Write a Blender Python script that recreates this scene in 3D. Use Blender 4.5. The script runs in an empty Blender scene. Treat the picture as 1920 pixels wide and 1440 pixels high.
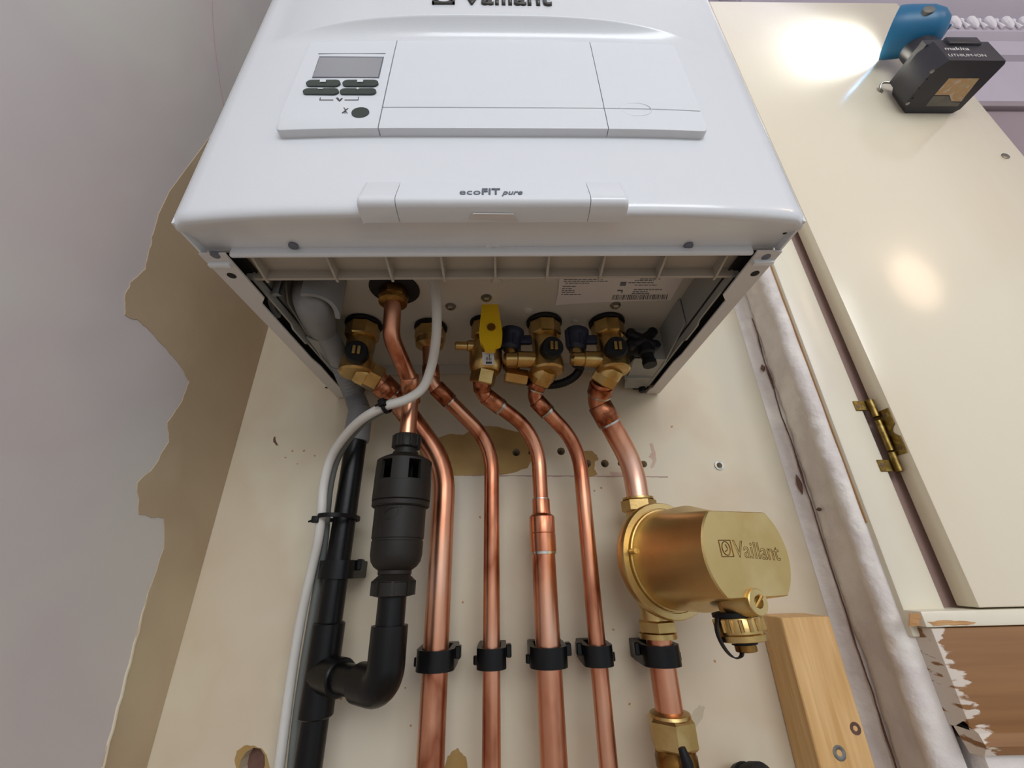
import bpy, bmesh, math, random
from mathutils import Vector, Matrix, noise, geometry
random.seed(7)
scene = bpy.context.scene
col = scene.collection
PI = math.pi

# ------------------------------------------------------------------ camera
CAM = Vector((0.0039, -0.4516, -0.1935)); PITCH, YAW, ROLL, FPX = 0.4343, 0.0254, -0.0226, 755.8
FW = Vector((math.sin(YAW)*math.cos(PITCH), math.cos(YAW)*math.cos(PITCH), math.sin(PITCH)))
_r = Vector((math.cos(YAW), -math.sin(YAW), 0)); _u = _r.cross(FW)
RT = math.cos(ROLL)*_r + math.sin(ROLL)*_u; UP = -math.sin(ROLL)*_r + math.cos(ROLL)*_u
cam = bpy.data.cameras.new('camera'); cam.sensor_fit = 'HORIZONTAL'; cam.sensor_width = 36; cam.lens = FPX/1920*36
cam.clip_start = 0.01; cam.clip_end = 50
camo = bpy.data.objects.new('camera', cam); col.objects.link(camo)
m = Matrix.Identity(4)
for i in range(3): m[i][0], m[i][1], m[i][2], m[i][3] = RT[i], UP[i], -FW[i], CAM[i]
camo.matrix_world = m; scene.camera = camo

# ------------------------------------------------------------------ light
w = bpy.data.worlds.new('room_ambience'); scene.world = w; w.use_nodes = True
w.node_tree.nodes['Background'].inputs[0].default_value = (0.86, 0.93, 1.0, 1); w.node_tree.nodes['Background'].inputs[1].default_value = 0.6
def area(name, loc, target, size, power, color):
    l = bpy.data.lights.new(name, 'AREA'); l.shape = 'RECTANGLE'; l.size, l.size_y = size; l.energy = power; l.color = color
    o = bpy.data.objects.new(name, l); col.objects.link(o); o.location = loc
    o.rotation_euler = (Vector(target)-Vector(loc)).to_track_quat('-Z', 'Y').to_euler(); return o
area('front_fill', (0.3, -2.2, 0.62), (0, -.2, .1), (2.0, .65), 25, (.94, .97, 1))  # unseen area light added to brighten boiler front and left wall
lp = bpy.data.lights.new('ceiling_lamp', 'POINT'); lp.energy = 7; lp.color = (1, .72, .5); lp.shadow_soft_size = .17
lo = bpy.data.objects.new('ceiling_lamp', lp); col.objects.link(lo); lo.location = (1.62, -1.42, .78)
vs = scene.view_settings; vs.view_transform = 'Standard'; vs.look = 'None'; vs.gamma = 1; vs.use_curve_mapping = False; vs.exposure = 0.0

# ------------------------------------------------------------------ photo pixel -> place
def ray(px, py): return FW + RT*((px-960)/FPX) + UP*((720-py)/FPX)
def AY(px, py, y): d = ray(px, py); return CAM + d*((y-CAM.y)/d.y)
def AX(px, py, x): d = ray(px, py); return CAM + d*((x-CAM.x)/d.x)
def AZ(px, py, z): d = ray(px, py); return CAM + d*((z-CAM.z)/d.z)

# ------------------------------------------------------------------ materials
def lin(c):
    return tuple((v/12.92 if v <= .04045 else ((v+.055)/1.055)**2.4) for v in [x/255 for x in c]) + (1,)
def mat(name, c, rough=.5, metal=0, coat=0, var=None, vscale=20, bump=0, bscale=60, rvar=0, stretch=(1,1,1), spec=None, detail=4):
    M = bpy.data.materials.new(name); M.use_nodes = True; nt = M.node_tree; b = nt.nodes['Principled BSDF']
    b.inputs['Base Color'].default_value = lin(c); b.inputs['Roughness'].default_value = rough; b.inputs['Metallic'].default_value = metal
    b.inputs['Coat Weight'].default_value = coat; b.inputs['Coat Roughness'].default_value = .12
    if spec is not None: b.inputs['Specular IOR Level'].default_value = spec
    tc = nt.nodes.new('ShaderNodeTexCoord'); mp = nt.nodes.new('ShaderNodeMapping'); mp.inputs['Scale'].default_value = stretch
    nt.links.new(tc.outputs['Object'], mp.inputs[0])
    if var or rvar:
        n = nt.nodes.new('ShaderNodeTexNoise'); n.inputs['Scale'].default_value = vscale; n.inputs['Detail'].default_value = detail
        nt.links.new(mp.outputs[0], n.inputs[0])
        if var:
            r = nt.nodes.new('ShaderNodeValToRGB'); cs = [c] + list(var) if not isinstance(var[0], (int, float)) else [c, var]
            e = r.color_ramp.elements; e[0].position = .36; e[1].position = .66
            e[0].color = lin(cs[0]); e[1].color = lin(cs[-1])
            for k in range(1, len(cs)-1): q = e.new(.36+.3*k/(len(cs)-1)); q.color = lin(cs[k])
            nt.links.new(n.outputs[0], r.inputs[0]); nt.links.new(r.outputs[0], b.inputs['Base Color'])
        if rvar:
            a = nt.nodes.new('ShaderNodeMath'); a.operation = 'MULTIPLY_ADD'; a.inputs[1].default_value = rvar; a.inputs[2].default_value = rough-rvar/2
            nt.links.new(n.outputs[0], a.inputs[0]); nt.links.new(a.outputs[0], b.inputs['Roughness'])
    if bump:
        n2 = nt.nodes.new('ShaderNodeTexNoise'); n2.inputs['Scale'].default_value = bscale; n2.inputs['Detail'].default_value = 5
        nt.links.new(mp.outputs[0], n2.inputs[0])
        bp = nt.nodes.new('ShaderNodeBump'); bp.inputs['Strength'].default_value = bump; bp.inputs['Distance'].default_value = .002
        nt.links.new(n2.outputs[0], bp.inputs['Height']); nt.links.new(bp.outputs[0], b.inputs['Normal'])
    return M
def glow(name, c, s):
    M = bpy.data.materials.new(name); M.use_nodes = True; b = M.node_tree.nodes['Principled BSDF']
    b.inputs['Emission Color'].default_value = lin(c); b.inputs['Emission Strength'].default_value = s; return M
M = {}
M['enamel'] = mat('boiler_enamel', (223,228,233), .22, coat=.5, bump=.03, bscale=900)
M['panel'] = mat('panel_plastic', (221,226,231), .42, bump=.04, bscale=1200)
M['steel_white'] = mat('painted_steel', (214,212,210), .4, var=(206,203,200), vscale=9)
M['rib'] = mat('beige_plastic', (176,170,158), .5, var=(168,161,149), vscale=12)
M['plate'] = mat('grey_sheet_metal', (196,194,186), .42, var=(184,181,172), vscale=7)
M['greyplas'] = mat('grey_plastic', (136,139,141), .45, var=(128,130,132), vscale=14)
M['liner'] = mat('grey_liner', (158,160,155), .5, var=(148,149,143), vscale=10)
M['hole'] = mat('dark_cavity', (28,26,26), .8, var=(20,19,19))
M['brass'] = mat('brass', (200,170,112), .32, 1, var=[(184,152,94),(210,182,126)], vscale=26, rvar=.14, bump=.05, bscale=500)
M['brass_dark'] = mat('aged_brass', (150,112,56), .36, 1, var=[(120,86,44),(176,140,78)], vscale=45, rvar=.2)
M['brass_lock'] = mat('antique_hinge_brass', (150,126,70), .42, 1, var=[(120,98,52),(172,150,90)], vscale=110, rvar=.2)
M['filterbrass'] = mat('satin_brass', (216,190,132), .38, 1, var=[(208,180,120),(224,200,146)], vscale=16, rvar=.1, bump=.05, bscale=420)
M['copper'] = mat('copper', (222,158,126), .3, 1, var=[(168,102,74),(218,152,120),(226,170,140),(236,190,168)], vscale=18, rvar=.18, stretch=(1,1,.35), bump=.03, bscale=90)
M['copper_dark'] = mat('heated_copper', (190,120,86), .33, 1, var=[(134,78,54),(196,128,94),(214,154,122)], vscale=46, rvar=.2)
M['solder'] = mat('solder', (205,205,200), .25, 1, var=(170,168,160), vscale=80)
M['black'] = mat('black_plastic', (9,9,10), .34, var=(14,14,15), vscale=20, spec=.28, bump=.05, bscale=300)
M['blackm'] = mat('matt_black_plastic', (30,27,24), .52, var=(36,33,29), vscale=25, spec=.3)
M['rubber'] = mat('black_rubber', (10,10,13), .55, spec=.3, var=(15,15,19))
M['navy'] = mat('navy_plastic', (22,28,48), .45, var=(28,34,54))
M['yellow'] = mat('yellow_plastic', (226,186,12), .42, var=(214,172,8), vscale=30)
M['paper'] = mat('paper_label', (216,213,212), .6, var=(208,204,202), vscale=15)
M['ink'] = mat('ink', (62,60,66), .6, var=(76,74,80))
M['inkgrey'] = mat('grey_lettering', (104,110,122), .5, var=(96,102,114))
M['badge'] = mat('dark_badge', (70,70,66), .3, metal=.4, var=(60,60,56))
M['gapshade'] = mat('panel_gap_shade', (150,152,166), .6, var=(142,144,158))
M['lcd'] = mat('lcd_glass', (142,146,152), .1, coat=.6, var=(150,153,156), vscale=12)
M['button'] = mat('dark_green_button', (46,56,50), .45, var=(52,62,56))
M['cablew'] = mat('white_cable', (214,212,206), .45, var=(205,202,195))
M['cableg'] = mat('grey_cable', (112,116,112), .45, var=(104,108,104))
M['wallL'] = mat('lilac_white_paint', (214,208,207), .62, var=[(210,203,204),(214,212,207),(218,210,210)], vscale=3.2, bump=.25, bscale=26)
M['bareL'] = mat('bare_buff_plaster', (192,173,144), .8, var=[(186,165,137),(198,182,152)], vscale=6, bump=.2, bscale=30)
M['wallB'] = mat('cream_board_paint', (212,199,176), .55, var=[(208,193,168),(216,206,182),(212,204,186)], vscale=5, bump=.15, bscale=22)
M['tan'] = mat('tan_bare_patch', (170,140,86), .8, var=[(164,132,78),(180,150,98)], vscale=14, bump=.2, bscale=70)
M['plaster'] = mat('rough_painted_plaster', (232,226,220), .6, var=[(220,212,208),(238,233,226)], vscale=18, bump=.9, bscale=110)
M['stain'] = mat('grey_stain', (188,176,152), .7, var=(196,184,160), vscale=40)
M['scuffpink'] = mat('pink_scuff', (200,172,154), .7, var=(206,186,166), vscale=60)
M['crack'] = mat('crack_brown', (120,88,76), .9, var=(90,66,58), vscale=60)
M['gloss'] = mat('cream_gloss_paint', (232,222,198), .17, coat=.3, var=[(230,219,194),(234,225,202)], vscale=3, bump=.05, bscale=90, stretch=(1,1,.25))
M['gloss2'] = mat('cream_stile_paint', (232,226,206), .3, var=(226,218,200), vscale=8, bump=.12, bscale=60)
M['pinkgap'] = mat('pink_shade_and_lines', (176,150,140), .6, var=(168,140,132), vscale=14)  # shadow tone of the door rebate, also colours joint line and hairline crack
M['barewood'] = mat('bare_wood_edge', (186,142,90), .6, var=[(176,130,80),(196,152,100)], vscale=30, stretch=(1,1,.1))
M['lilac'] = mat('lilac_room_paint', (186,178,190), .6, var=(178,170,182), vscale=4)
M['mauve'] = mat('mauve_room_paint', (150,136,142), .6, var=(142,128,134), vscale=4)
M['white'] = mat('ceiling_white', (232,228,232), .7, var=(226,221,226), vscale=4)
M['floor'] = mat('floor_boards', (176,150,120), .6, var=(160,134,104), vscale=6, stretch=(1,.1,1))
M['torchblue'] = mat('teal_torch_plastic', (22,98,140), .35, var=(26,106,148))
M['torchblack'] = mat('black_torch_plastic', (34,34,42), .4, var=(42,42,50))
M['lens'] = glow('torch_lens', (235,240,255), 25)
M['sticker'] = mat('battery_sticker', (182,164,128), .45, var=[(190,150,104),(196,190,178)], vscale=90)
M['stickergrey'] = mat('battery_sticker_grey', (112,110,104), .5, var=(96,94,90), vscale=60)
M['screw'] = mat('steel_screw', (160,158,152), .3, 1, var=(130,128,122), vscale=200)
M['rust'] = mat('rusty_screw', (120,100,84), .5, .7, var=(90,72,60), vscale=200)
def pine():
    X = mat('pine', (214,172,112), .5); nt = X.node_tree; b = nt.nodes['Principled BSDF']
    tc = nt.nodes.new('ShaderNodeTexCoord'); mp = nt.nodes.new('ShaderNodeMapping'); mp.inputs['Scale'].default_value = (1,1,.06); mp.inputs['Rotation'].default_value = (0,.03,0)
    wv = nt.nodes.new('ShaderNodeTexNoise'); wv.inputs['Scale'].default_value = 190; wv.inputs['Detail'].default_value = 3; wv.inputs['Distortion'].default_value = .6
    r = nt.nodes.new('ShaderNodeValToRGB'); e = r.color_ramp.elements; e[0].position = .3; e[1].position = .7; e[0].color = lin((203,158,98)); e[1].color = lin((224,186,130))
    nt.links.new(tc.outputs['Object'], mp.inputs[0]); nt.links.new(mp.outputs[0], wv.inputs[0]); nt.links.new(wv.outputs[0], r.inputs[0]); nt.links.new(r.outputs[0], b.inputs['Base Color']); return X
M['pine'] = pine()
def smeared(name, wood, wood2, paint, x0, x1, wob, nsx=40, nsz=90):
    """bare wood with brushed paint whose ragged edge lies between x0 (all paint) and x1 (all wood), object space"""
    X = mat(name, wood, .6); nt = X.node_tree; b = nt.nodes['Principled BSDF']; N = nt.nodes.new; L = nt.links.new
    tc = N('ShaderNodeTexCoord'); sx = N('ShaderNodeSeparateXYZ'); L(tc.outputs['Object'], sx.inputs[0])
    mp = N('ShaderNodeMapping'); mp.inputs['Scale'].default_value = (nsx, nsx, nsz); L(tc.outputs['Object'], mp.inputs[0])
    n = N('ShaderNodeTexNoise'); n.inputs['Scale'].default_value = 1; n.inputs['Detail'].default_value = 4; L(mp.outputs[0], n.inputs[0])
    a = N('ShaderNodeMapRange'); a.inputs[1].default_value = x0; a.inputs[2].default_value = x1; a.clamp = False; L(sx.outputs[0], a.inputs[0])
    s = N('ShaderNodeMath'); s.operation = 'MULTIPLY_ADD'; s.inputs[1].default_value = wob; L(n.outputs[0], s.inputs[0]); L(a.outputs[0], s.inputs[2])
    r = N('ShaderNodeMapRange'); r.inputs[1].default_value = .5+wob/2-.06; r.inputs[2].default_value = .5+wob/2+.06; L(s.outputs[0], r.inputs[0])
    m2 = N('ShaderNodeMapping'); m2.inputs['Scale'].default_value = (6,6,160); L(tc.outputs['Object'], m2.inputs[0])
    g = N('ShaderNodeTexNoise'); g.inputs['Scale'].default_value = 1; L(m2.outputs[0], g.inputs[0])
    gr = N('ShaderNodeValToRGB'); gr.color_ramp.elements[0].color = lin(wood); gr.color_ramp.elements[1].color = lin(wood2); gr.color_ramp.elements[0].position = .3; gr.color_ramp.elements[1].position = .7; L(g.outputs[0], gr.inputs[0])
    mx = N('ShaderNodeMix'); mx.data_type = 'RGBA'; L(r.outputs[0], mx.inputs[0]); mx.inputs[6].default_value = lin(paint); L(gr.outputs[0], mx.inputs[7]); L(mx.outputs[2], b.inputs['Base Color'])
    return X

# ------------------------------------------------------------------ mesh helpers
def obj(name, bm, mt, parent=None, smooth=35, **tags):
    me = bpy.data.meshes.new(name); bmesh.ops.recalc_face_normals(bm, faces=bm.faces[:]); bm.to_mesh(me); bm.free()
    if mt: me.materials.append(M[mt] if isinstance(mt, str) else mt)
    if smooth:
        for p in me.polygons: p.use_smooth = True
        me.set_sharp_from_angle(angle=math.radians(smooth))
    o = bpy.data.objects.new(name, me); col.objects.link(o)
    if parent: o.parent = parent; o.matrix_parent_inverse = Matrix.Translation(-parent.location) if parent.type == 'EMPTY' else Matrix.Identity(4)
    for k, v in tags.items(): o[k] = v
    return o
def thing(name, label, cat, loc=(0,0,0), group=None):
    o = bpy.data.objects.new(name, None); col.objects.link(o); o.empty_display_size = .01
    o.location = loc; o['label'] = label; o['category'] = cat
    if group: o['group'] = group
    return o
def B(): return bmesh.new()
def box(bm, x0, x1, y0, y1, z0, z1, bev=0, seg=2, mtx=None):
    g = bmesh.ops.create_cube(bm, size=1); vs_ = g['verts']
    for v in vs_: v.co = Vector(((x0+x1)/2+v.co.x*(x1-x0), (y0+y1)/2+v.co.y*(y1-y0), (z0+z1)/2+v.co.z*(z1-z0)))
    if bev:
        es = list({e for v in vs_ for e in v.link_edges}); r = bmesh.ops.bevel(bm, geom=es, offset=bev, segments=seg, affect='EDGES', profile=.5)
        vs_ = list({v for f in r['faces'] for v in f.verts} | {v for v in vs_ if v.is_valid})
    if mtx is not None:
        for v in vs_: v.co = mtx @ v.co
    return vs_
def frame(axis, hint=Vector((0,0,1))):
    a = Vector(axis).normalized()
    h = hint if abs(a.dot(hint)) < .95 else Vector((1,0,0))
    u = a.cross(h).normalized(); v = a.cross(u).normalized(); return a, u, v
def lathe(bm, o, axis, prof, seg=28, rot=0, cap=True, sx=1):
    """prof: (radius, height along axis)"""
    o = Vector(o); a, u, v = frame(axis); rings = []
    for r, h in prof:
        rings.append([bm.verts.new(o + a*h + (u*math.cos(rot+2*PI*k/seg)*sx + v*math.sin(rot+2*PI*k/seg))*max(r, 1e-5)) for k in range(seg)])
    for A_, B_ in zip(rings, rings[1:]):
        for k in range(seg): bm.faces.new((A_[k], A_[(k+1) % seg], B_[(k+1) % seg], B_[k]))
    if cap: bm.faces.new(rings[0][::-1]); bm.faces.new(rings[-1])
def cyl(bm, p0, p1, r, seg=20, r2=None, bev=0):
    p0, p1 = Vector(p0), Vector(p1); L = (p1-p0).length; r2 = r if r2 is None else r2
    pr = [(r, 0), (r2, L)] if not bev else [(r-bev, 0), (r, bev), (r2, L-bev), (r2-bev, L)]
    lathe(bm, p0, p1-p0, pr, seg)
def hexnut(bm, p0, p1, r, rot=0, seg=6, ch=.0012):
    p0, p1 = Vector(p0), Vector(p1); L = (p1-p0).length
    lathe(bm, p0, p1-p0, [(r*.9, 0), (r, ch), (r, L-ch), (r*.9, L)], seg, rot)
def fillet(pts, rad, n=8):
    pts = [Vector(p) for p in pts]; out = [pts[0]]
    rads = rad if isinstance(rad, (list, tuple)) else [rad]*(len(pts)-2)
    for i in range(1, len(pts)-1):
        a, b, c = pts[i-1], pts[i], pts[i+1]; d1 = (a-b); d2 = (c-b); l1, l2 = d1.length, d2.length; d1 /= l1; d2 /= l2
        ang = d1.angle(d2)
        if ang > PI-.02: out.append(b); continue
        t = min(rads[i-1]/math.tan(ang/2), l1*.49, l2*.49); r = t*math.tan(ang/2)
        bis = (d1+d2).normalized(); cen = b + bis*(r/math.sin(ang/2)); s = b+d1*t-cen; e = b+d2*t-cen; tot = s.angle(e); ax = s.cross(e).normalized()
        for k in range(n+1): out.append(cen + Matrix.Rotation(tot*k/n, 3, ax) @ s)
    out.append(pts[-1]); return out
def spline(pts, n=8):
    pts = [Vector(p) for p in pts]; P_ = [pts[0]*2-pts[1]] + pts + [pts[-1]*2-pts[-2]]; out = []
    for i in range(1, len(P_)-2):
        a, b, c, d = P_[i-1:i+3]
        for k in range(n):
            t = k/n; out.append(.5*((2*b)+(c-a)*t+(2*a-5*b+4*c-d)*t*t+(3*b-a-3*c+d)*t**3))
    out.append(pts[-1]); return out
def tube(bm, pts, r, seg=20, cap=True):
    pts = [Vector(p) for p in pts]; rs = r if isinstance(r, (list, tuple)) else [r]*len(pts); rings = []
    t = (pts[1]-pts[0]).normalized(); _, u, v = frame(t)
    for i, p in enumerate(pts):
        t2 = (pts[min(i+1, len(pts)-1)]-pts[max(i-1, 0)]).normalized(); q = t.rotation_difference(t2); u = q @ u; v = q @ v; t = t2
        rings.append([bm.verts.new(p + (u*math.cos(2*PI*k/seg)+v*math.sin(2*PI*k/seg))*rs[i]) for k in range(seg)])
    for A_, B_ in zip(rings, rings[1:]):
        for k in range(seg): bm.faces.new((A_[k], A_[(k+1) % seg], B_[(k+1) % seg], B_[k]))
    if cap: bm.faces.new(rings[0][::-1]); bm.faces.new(rings[-1])
def prism(bm, pts, d):
    """flat outline pts extruded along vector d"""
    d = Vector(d); a = [bm.verts.new(Vector(p)) for p in pts]; b = [bm.verts.new(Vector(p)+d) for p in pts]; n = len(a)
    for k in range(n): bm.faces.new((a[k], b[k], b[(k+1) % n], a[(k+1) % n]))
    if n <= 6: bm.faces.new(a); bm.faces.new(b[::-1]); return
    for i, j, k in geometry.tessellate_polygon([[Vector(p) for p in pts]]):
        if len({i, j, k}) == 3:
            bm.faces.new((a[i], a[j], a[k])); bm.faces.new((b[k], b[j], b[i]))
def grid(bm, P_):
    V_ = [[bm.verts.new(p) for p in row] for row in P_]
    for i in range(len(V_)-1):
        for j in range(len(V_[0])-1): bm.faces.new((V_[i][j], V_[i][j+1], V_[i+1][j+1], V_[i+1][j]))
    return V_
def jag(pts, amp, n=4, seed=0):
    rnd = random.Random(seed); out = []
    for a, b in zip(pts, pts[1:]+pts[:1]):
        a, b = Vector(a), Vector(b)
        for k in range(n):
            p = a.lerp(b, k/n)
            if k: p = p + Vector((rnd.uniform(-1,1), rnd.uniform(-1,1), rnd.uniform(-1,1)))*amp
            out.append(p)
    return out
def cut(o, cutters):
    bm = B()
    for f in cutters: f(bm)
    me = bpy.data.meshes.new('cut'); bmesh.ops.recalc_face_normals(bm, faces=bm.faces[:]); bm.to_mesh(me); bm.free()
    c = bpy.data.objects.new('cut', me); col.objects.link(c); c.matrix_world = Matrix.Identity(4)
    md = o.modifiers.new('b', 'BOOLEAN'); md.object = c; md.operation = 'DIFFERENCE'; md.solver = 'EXACT'
    bpy.context.view_layer.update()
    nm = bpy.data.meshes.new_from_object(o.evaluated_get(bpy.context.evaluated_depsgraph_get())); o.modifiers.clear(); o.data = nm
    bpy.data.objects.remove(c); return o
def text(name, s, x0, width, height, mt, parent, place, extrude=.0002, bold=0, shear=0, outline=0):
    """lettering: fitted to width x height, then moved by the matrix place (x along the line, y up)"""
    cu = bpy.data.curves.new(name, 'FONT'); cu.body = s; cu.size = 1; cu.shear = shear; cu.offset = bold; cu.resolution_u = 3
    if outline: cu.fill_mode = 'NONE'; cu.bevel_depth = outline; cu.bevel_resolution = 0
    t = bpy.data.objects.new(name, cu); col.objects.link(t); bpy.context.view_layer.update()
    me = bpy.data.meshes.new_from_object(t.evaluated_get(bpy.context.evaluated_depsgraph_get())); bpy.data.objects.remove(t); bpy.data.curves.remove(cu)
    xs = [v.co.x for v in me.vertices]; ys = [v.co.y for v in me.vertices]; base = 0 if min(ys) > -.15 else None
    sx = width/(max(xs)-min(xs)); sy = height/(.73 if height else 1)
    bm = B(); bm.from_mesh(me); bpy.data.meshes.remove(me)
    for v in bm.verts: v.co = Vector(((v.co.x-min(xs))*sx + x0, v.co.y*sy, v.co.z*sx))
    if extrude:
        g = bmesh.ops.extrude_face_region(bm, geom=bm.faces[:])
        for v in [q for q in g['geom'] if isinstance(q, bmesh.types.BMVert)]: v.co.z += extrude
    for v in bm.verts: v.co = place @ v.co
    return obj(name, bm, mt, parent, smooth=0)
def structure(name, bm, mt, label=None, **kw):
    o = obj(name, bm, mt, None, **kw); o['kind'] = 'structure'
    if label: o['label'] = label
    return o

# ================================================================== the setting
XL, XR = -.302, .333
# back wall with drilled holes
b = B(); box(b, XL-.1, .345, 0, .08, -1.4, 1.0)
wb = structure('wall_back', b, 'wallB', 'cream painted board wall behind the boiler and pipes', smooth=0)
HOLES = [(968,848,7.5), (1052,846,7.5), (913,850,6), (996,848,6), (1101,869,7.5), (1134,869,7.5), (1163,869,5), (1207,870,6.5), (1348,873,5)]
def holecut(px, py, rp):
    c = AY(px, py, 0); d = ray(px, py); rr = rp/FPX*(-CAM.y)/d.y*1.0
    return lambda bm: lathe(bm, (c.x, -.01, c.z), (0,1,0), [(rr, 0), (rr*.9, .085)], 14)
holes = [holecut(*h) for h in HOLES]
# plaster hole at the bottom left
hp = AY(475, 1424, 0)
holes_big = [lambda bm: lathe(bm, (hp.x, -.01, hp.z-.004), (0,1,0), [(.0125, 0), (.011, .04)], 11, sx=.9)]
cut(wb, holes + holes_big)
def patch(name, pix, y, th, mt, parent, amp=.0006, n=4, seed=1, cutit=False):
    pts = [AY(px, py, 0) for px, py in pix]; pts = jag(pts, amp, n, seed)
    pts = [Vector((p.x, y, p.z)) for p in pts]; bm = B(); prism(bm, pts, (0, -th, 0)); o = obj(name, bm, mt, parent, smooth=0)
    if cutit: cut(o, holes)
    return o
patch('bare_patch', [(786,836),(812,826),(825,820),(844,814),(867,816),(890,803),(912,799),(937,801),(971,810),(992,822),(1001,834),(997,863),(989,878),(950,889),(905,891),(852,892),(815,893),(788,872)], .0002, .0006, 'tan', wb, seed=3, cutit=True)['label'] = 'tan patch of bare wall where paint is missing'
patch('bare_patch', [(1088,846),(1108,845),(1119,853),(1122,862),(1115,866),(1114,879),(1120,890),(1108,894),(1090,893)], .0002, .0006, 'tan', wb, seed=4, n=3, cutit=True)
patch('bare_patch', [(828,1452),(838,1424),(846,1410),(858,1402),(866,1412),(874,1420),(876,1452)], .0002, .0006, 'tan', wb, seed=5, n=3)
patch('bare_patch', [(446,1452),(440,1425),(444,1408),(458,1398),(474,1398),(488,1402),(500,1416),(508,1452)], .0002, .0005, 'tan', wb, seed=6, n=3, cutit=False)
cut(wb.children[-1], holes_big)
b = B(); lathe(b, (hp.x, .012, hp.z-.004), (0,-1,0), [(.0115,-.002),(.0108,0),(.004,.001)], 11); obj('hole_dark_disc', b, 'crack', wb)  # dark disc added inside the hole, its colour stands for the shade there
patch('stain', [(1300,1335),(1312,1322),(1322,1326),(1318,1345),(1306,1362),(1296,1372),(1292,1352)], .0002, .0004, 'stain', wb, seed=7)
patch('gouge', [(513,820),(516,818),(518,828),(523,837),(517,834),(512,828)], .0002, .0005, 'crack', wb, seed=8, amp=.0003)
# scribed joint line across the wall
b = B(); p0, p1 = AY(852, 891, 0), AY(1252, 894, 0)
for k in range(24):
    a_, c_ = p0.lerp(p1, k/24), p0.lerp(p1, (k+1)/24); box(b, a_.x, c_.x, -.0003, .0002, a_.z-.0005-.0003*(k % 3), a_.z+.0004)
obj('joint_line', b, 'pinkgap', wb, smooth=0)
patch('scuff', [(1218,832),(1222,830),(1228,845),(1231,862),(1226,876),(1220,878),(1224,862),(1216,856),(1223,848)], .0002, .0004, 'scuffpink', wb, seed=9, n=3)
patch('scuff', [(1143,884),(1160,886),(1188,884),(1178,893),(1150,896)], .0002, .0004, 'scuffpink', wb, seed=10, n=3)
patch('scuff', [(1342,1012),(1352,1006),(1362,1018),(1360,1036),(1350,1040),(1346,1028)], .0002, .0004, 'plaster', wb, seed=12, n=3)
b = B(); p0 = AY(1348, 873, 0); lathe(b, (p0.x, .001, p0.z), (0,-1,0), [(.0052,0),(.0052,.0022),(.0032,.0022),(.0030,.0002)], 18, cap=False)
obj('wall_plug', b, 'screw', wb)
# dirt marks
rnd = random.Random(5); b = B()
for (px, py) in [(548,846),(535,858),(570,845),(590,855),(558,870),(1300,1010),(1280,1100),(868,1130),(1150,1180),(1115,920),(1128,915),(900,970),(1340,1240),(1430,700),(1260,800),(640,1310),(1180,1320),(770,1360),(760,1290)]:
    c = AY(px, py, 0); pts = [(c.x+math.cos(t*PI/3)*rnd.uniform(.0006,.002), .0002, c.z+math.sin(t*PI/3)*rnd.uniform(.0005,.0016)) for t in range(6)]; prism(b, pts, (0,-.0004,0))
obj('dirt_marks', b, 'barewood', wb, smooth=0, kind='stuff')

# left wall, paint over buff plaster
b = B(); box(b, XL-.08, XL, -2.6, .0, -1.4, 1.0)
wl = structure('wall_left', b, 'wallL', 'lilac white painted wall left of the boiler', smooth=0)
band = [(296,403),(287,437),(279,467),(272,505),(243,530),(233,559),(233,590),(262,603),(287,627),(316,661),(340,690),(354,715),(342,749),(313,792),(316,828),(288,875),(257,905),(259,965),(306,972),(306,1029),(277,1111),(232,1280),(190,1440),(168,1530)]
pl = [AX(px, py, XL) for px, py in band]
pl = jag(pl, .0009, 4, 11)[:-3]
poly = [Vector((XL-.0003, p.y, p.z)) for p in pl]
zb = poly[-1].z; poly += [Vector((XL-.0003, -.0005, zb)), Vector((XL-.0003, -.0005, .28)), Vector((XL-.0003, poly[0].y+.02, .28)), Vector((XL-.0003, poly[0].y, poly[0].z+.03))]
b = B(); prism(b, poly, (.0009, 0, 0)); obj('bare_plaster_band', b, 'bareL', wl, smooth=0)['label'] = 'unpainted buff plaster strip beside the corner'
b = B(); q0, q1 = AX(277, 1113, XL), AX(168, 1530, XL)
tube(b, [q0.lerp(q1, k/20)+Vector((0, .0006*math.sin(k*2.1), 0)) for k in range(21)], [.0006+.0007*min(1, k/4) for k in range(21)], 8)
obj('plaster_ridge', b, 'wallB', wl)
b = B()
tube(b, spline([AX(397, -30, XL), AX(398, 30, XL), AX(404, 100, XL), AX(416, 180, XL), AX(424, 215, XL)], 6), .0005, 6)
obj('hairline_crack', b, 'pinkgap', wl)

# right return: crumbling plaster between wall and cupboard frame
prof = [(.322,-.0002),(.329,-.002),(.331,-.006),(.3335,-.0095),(.3385,-.011),(.334,-.0135),(.332,-.02),(.332,-.03),(.332,-.04),(.3315,-.047),(.328,-.050),(.3255,-.054),(.3255,-.059),(.328,-.063),(.334,-.0655),(.345,-.066)]
rows = []
nz = 420
for i in range(nz+1):
    z = -.9+1.5*i/nz; row = []
    for j, (x, y) in enumerate(prof):
        n1 = noise.fractal(Vector((x*70, y*110, z*70)), .7, 2.1, 4); n2 = noise.noise(Vector((7, y*30, z*14)))
        amp = .0013 if 3 < j < 9 else .0017
        if j in (0, 15): amp = 0
        xx = x + n1*amp + n2*.0016*(0 if j in (0,15) else 1); yy = y + .0012*noise.noise(Vector((3, x*20, z*25)))*(0 if j in (0,15) else 1)
        if j == 4: xx += .006*max(0, noise.noise(Vector((1, 2, z*22))))
        row.append(Vector((xx, yy, z)))
    rows.append(row)
b = B(); grid(b, rows)
wr = structure('wall_right', b, 'plaster', 'rough painted plaster edge between wall and cupboard frame', smooth=70)
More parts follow.
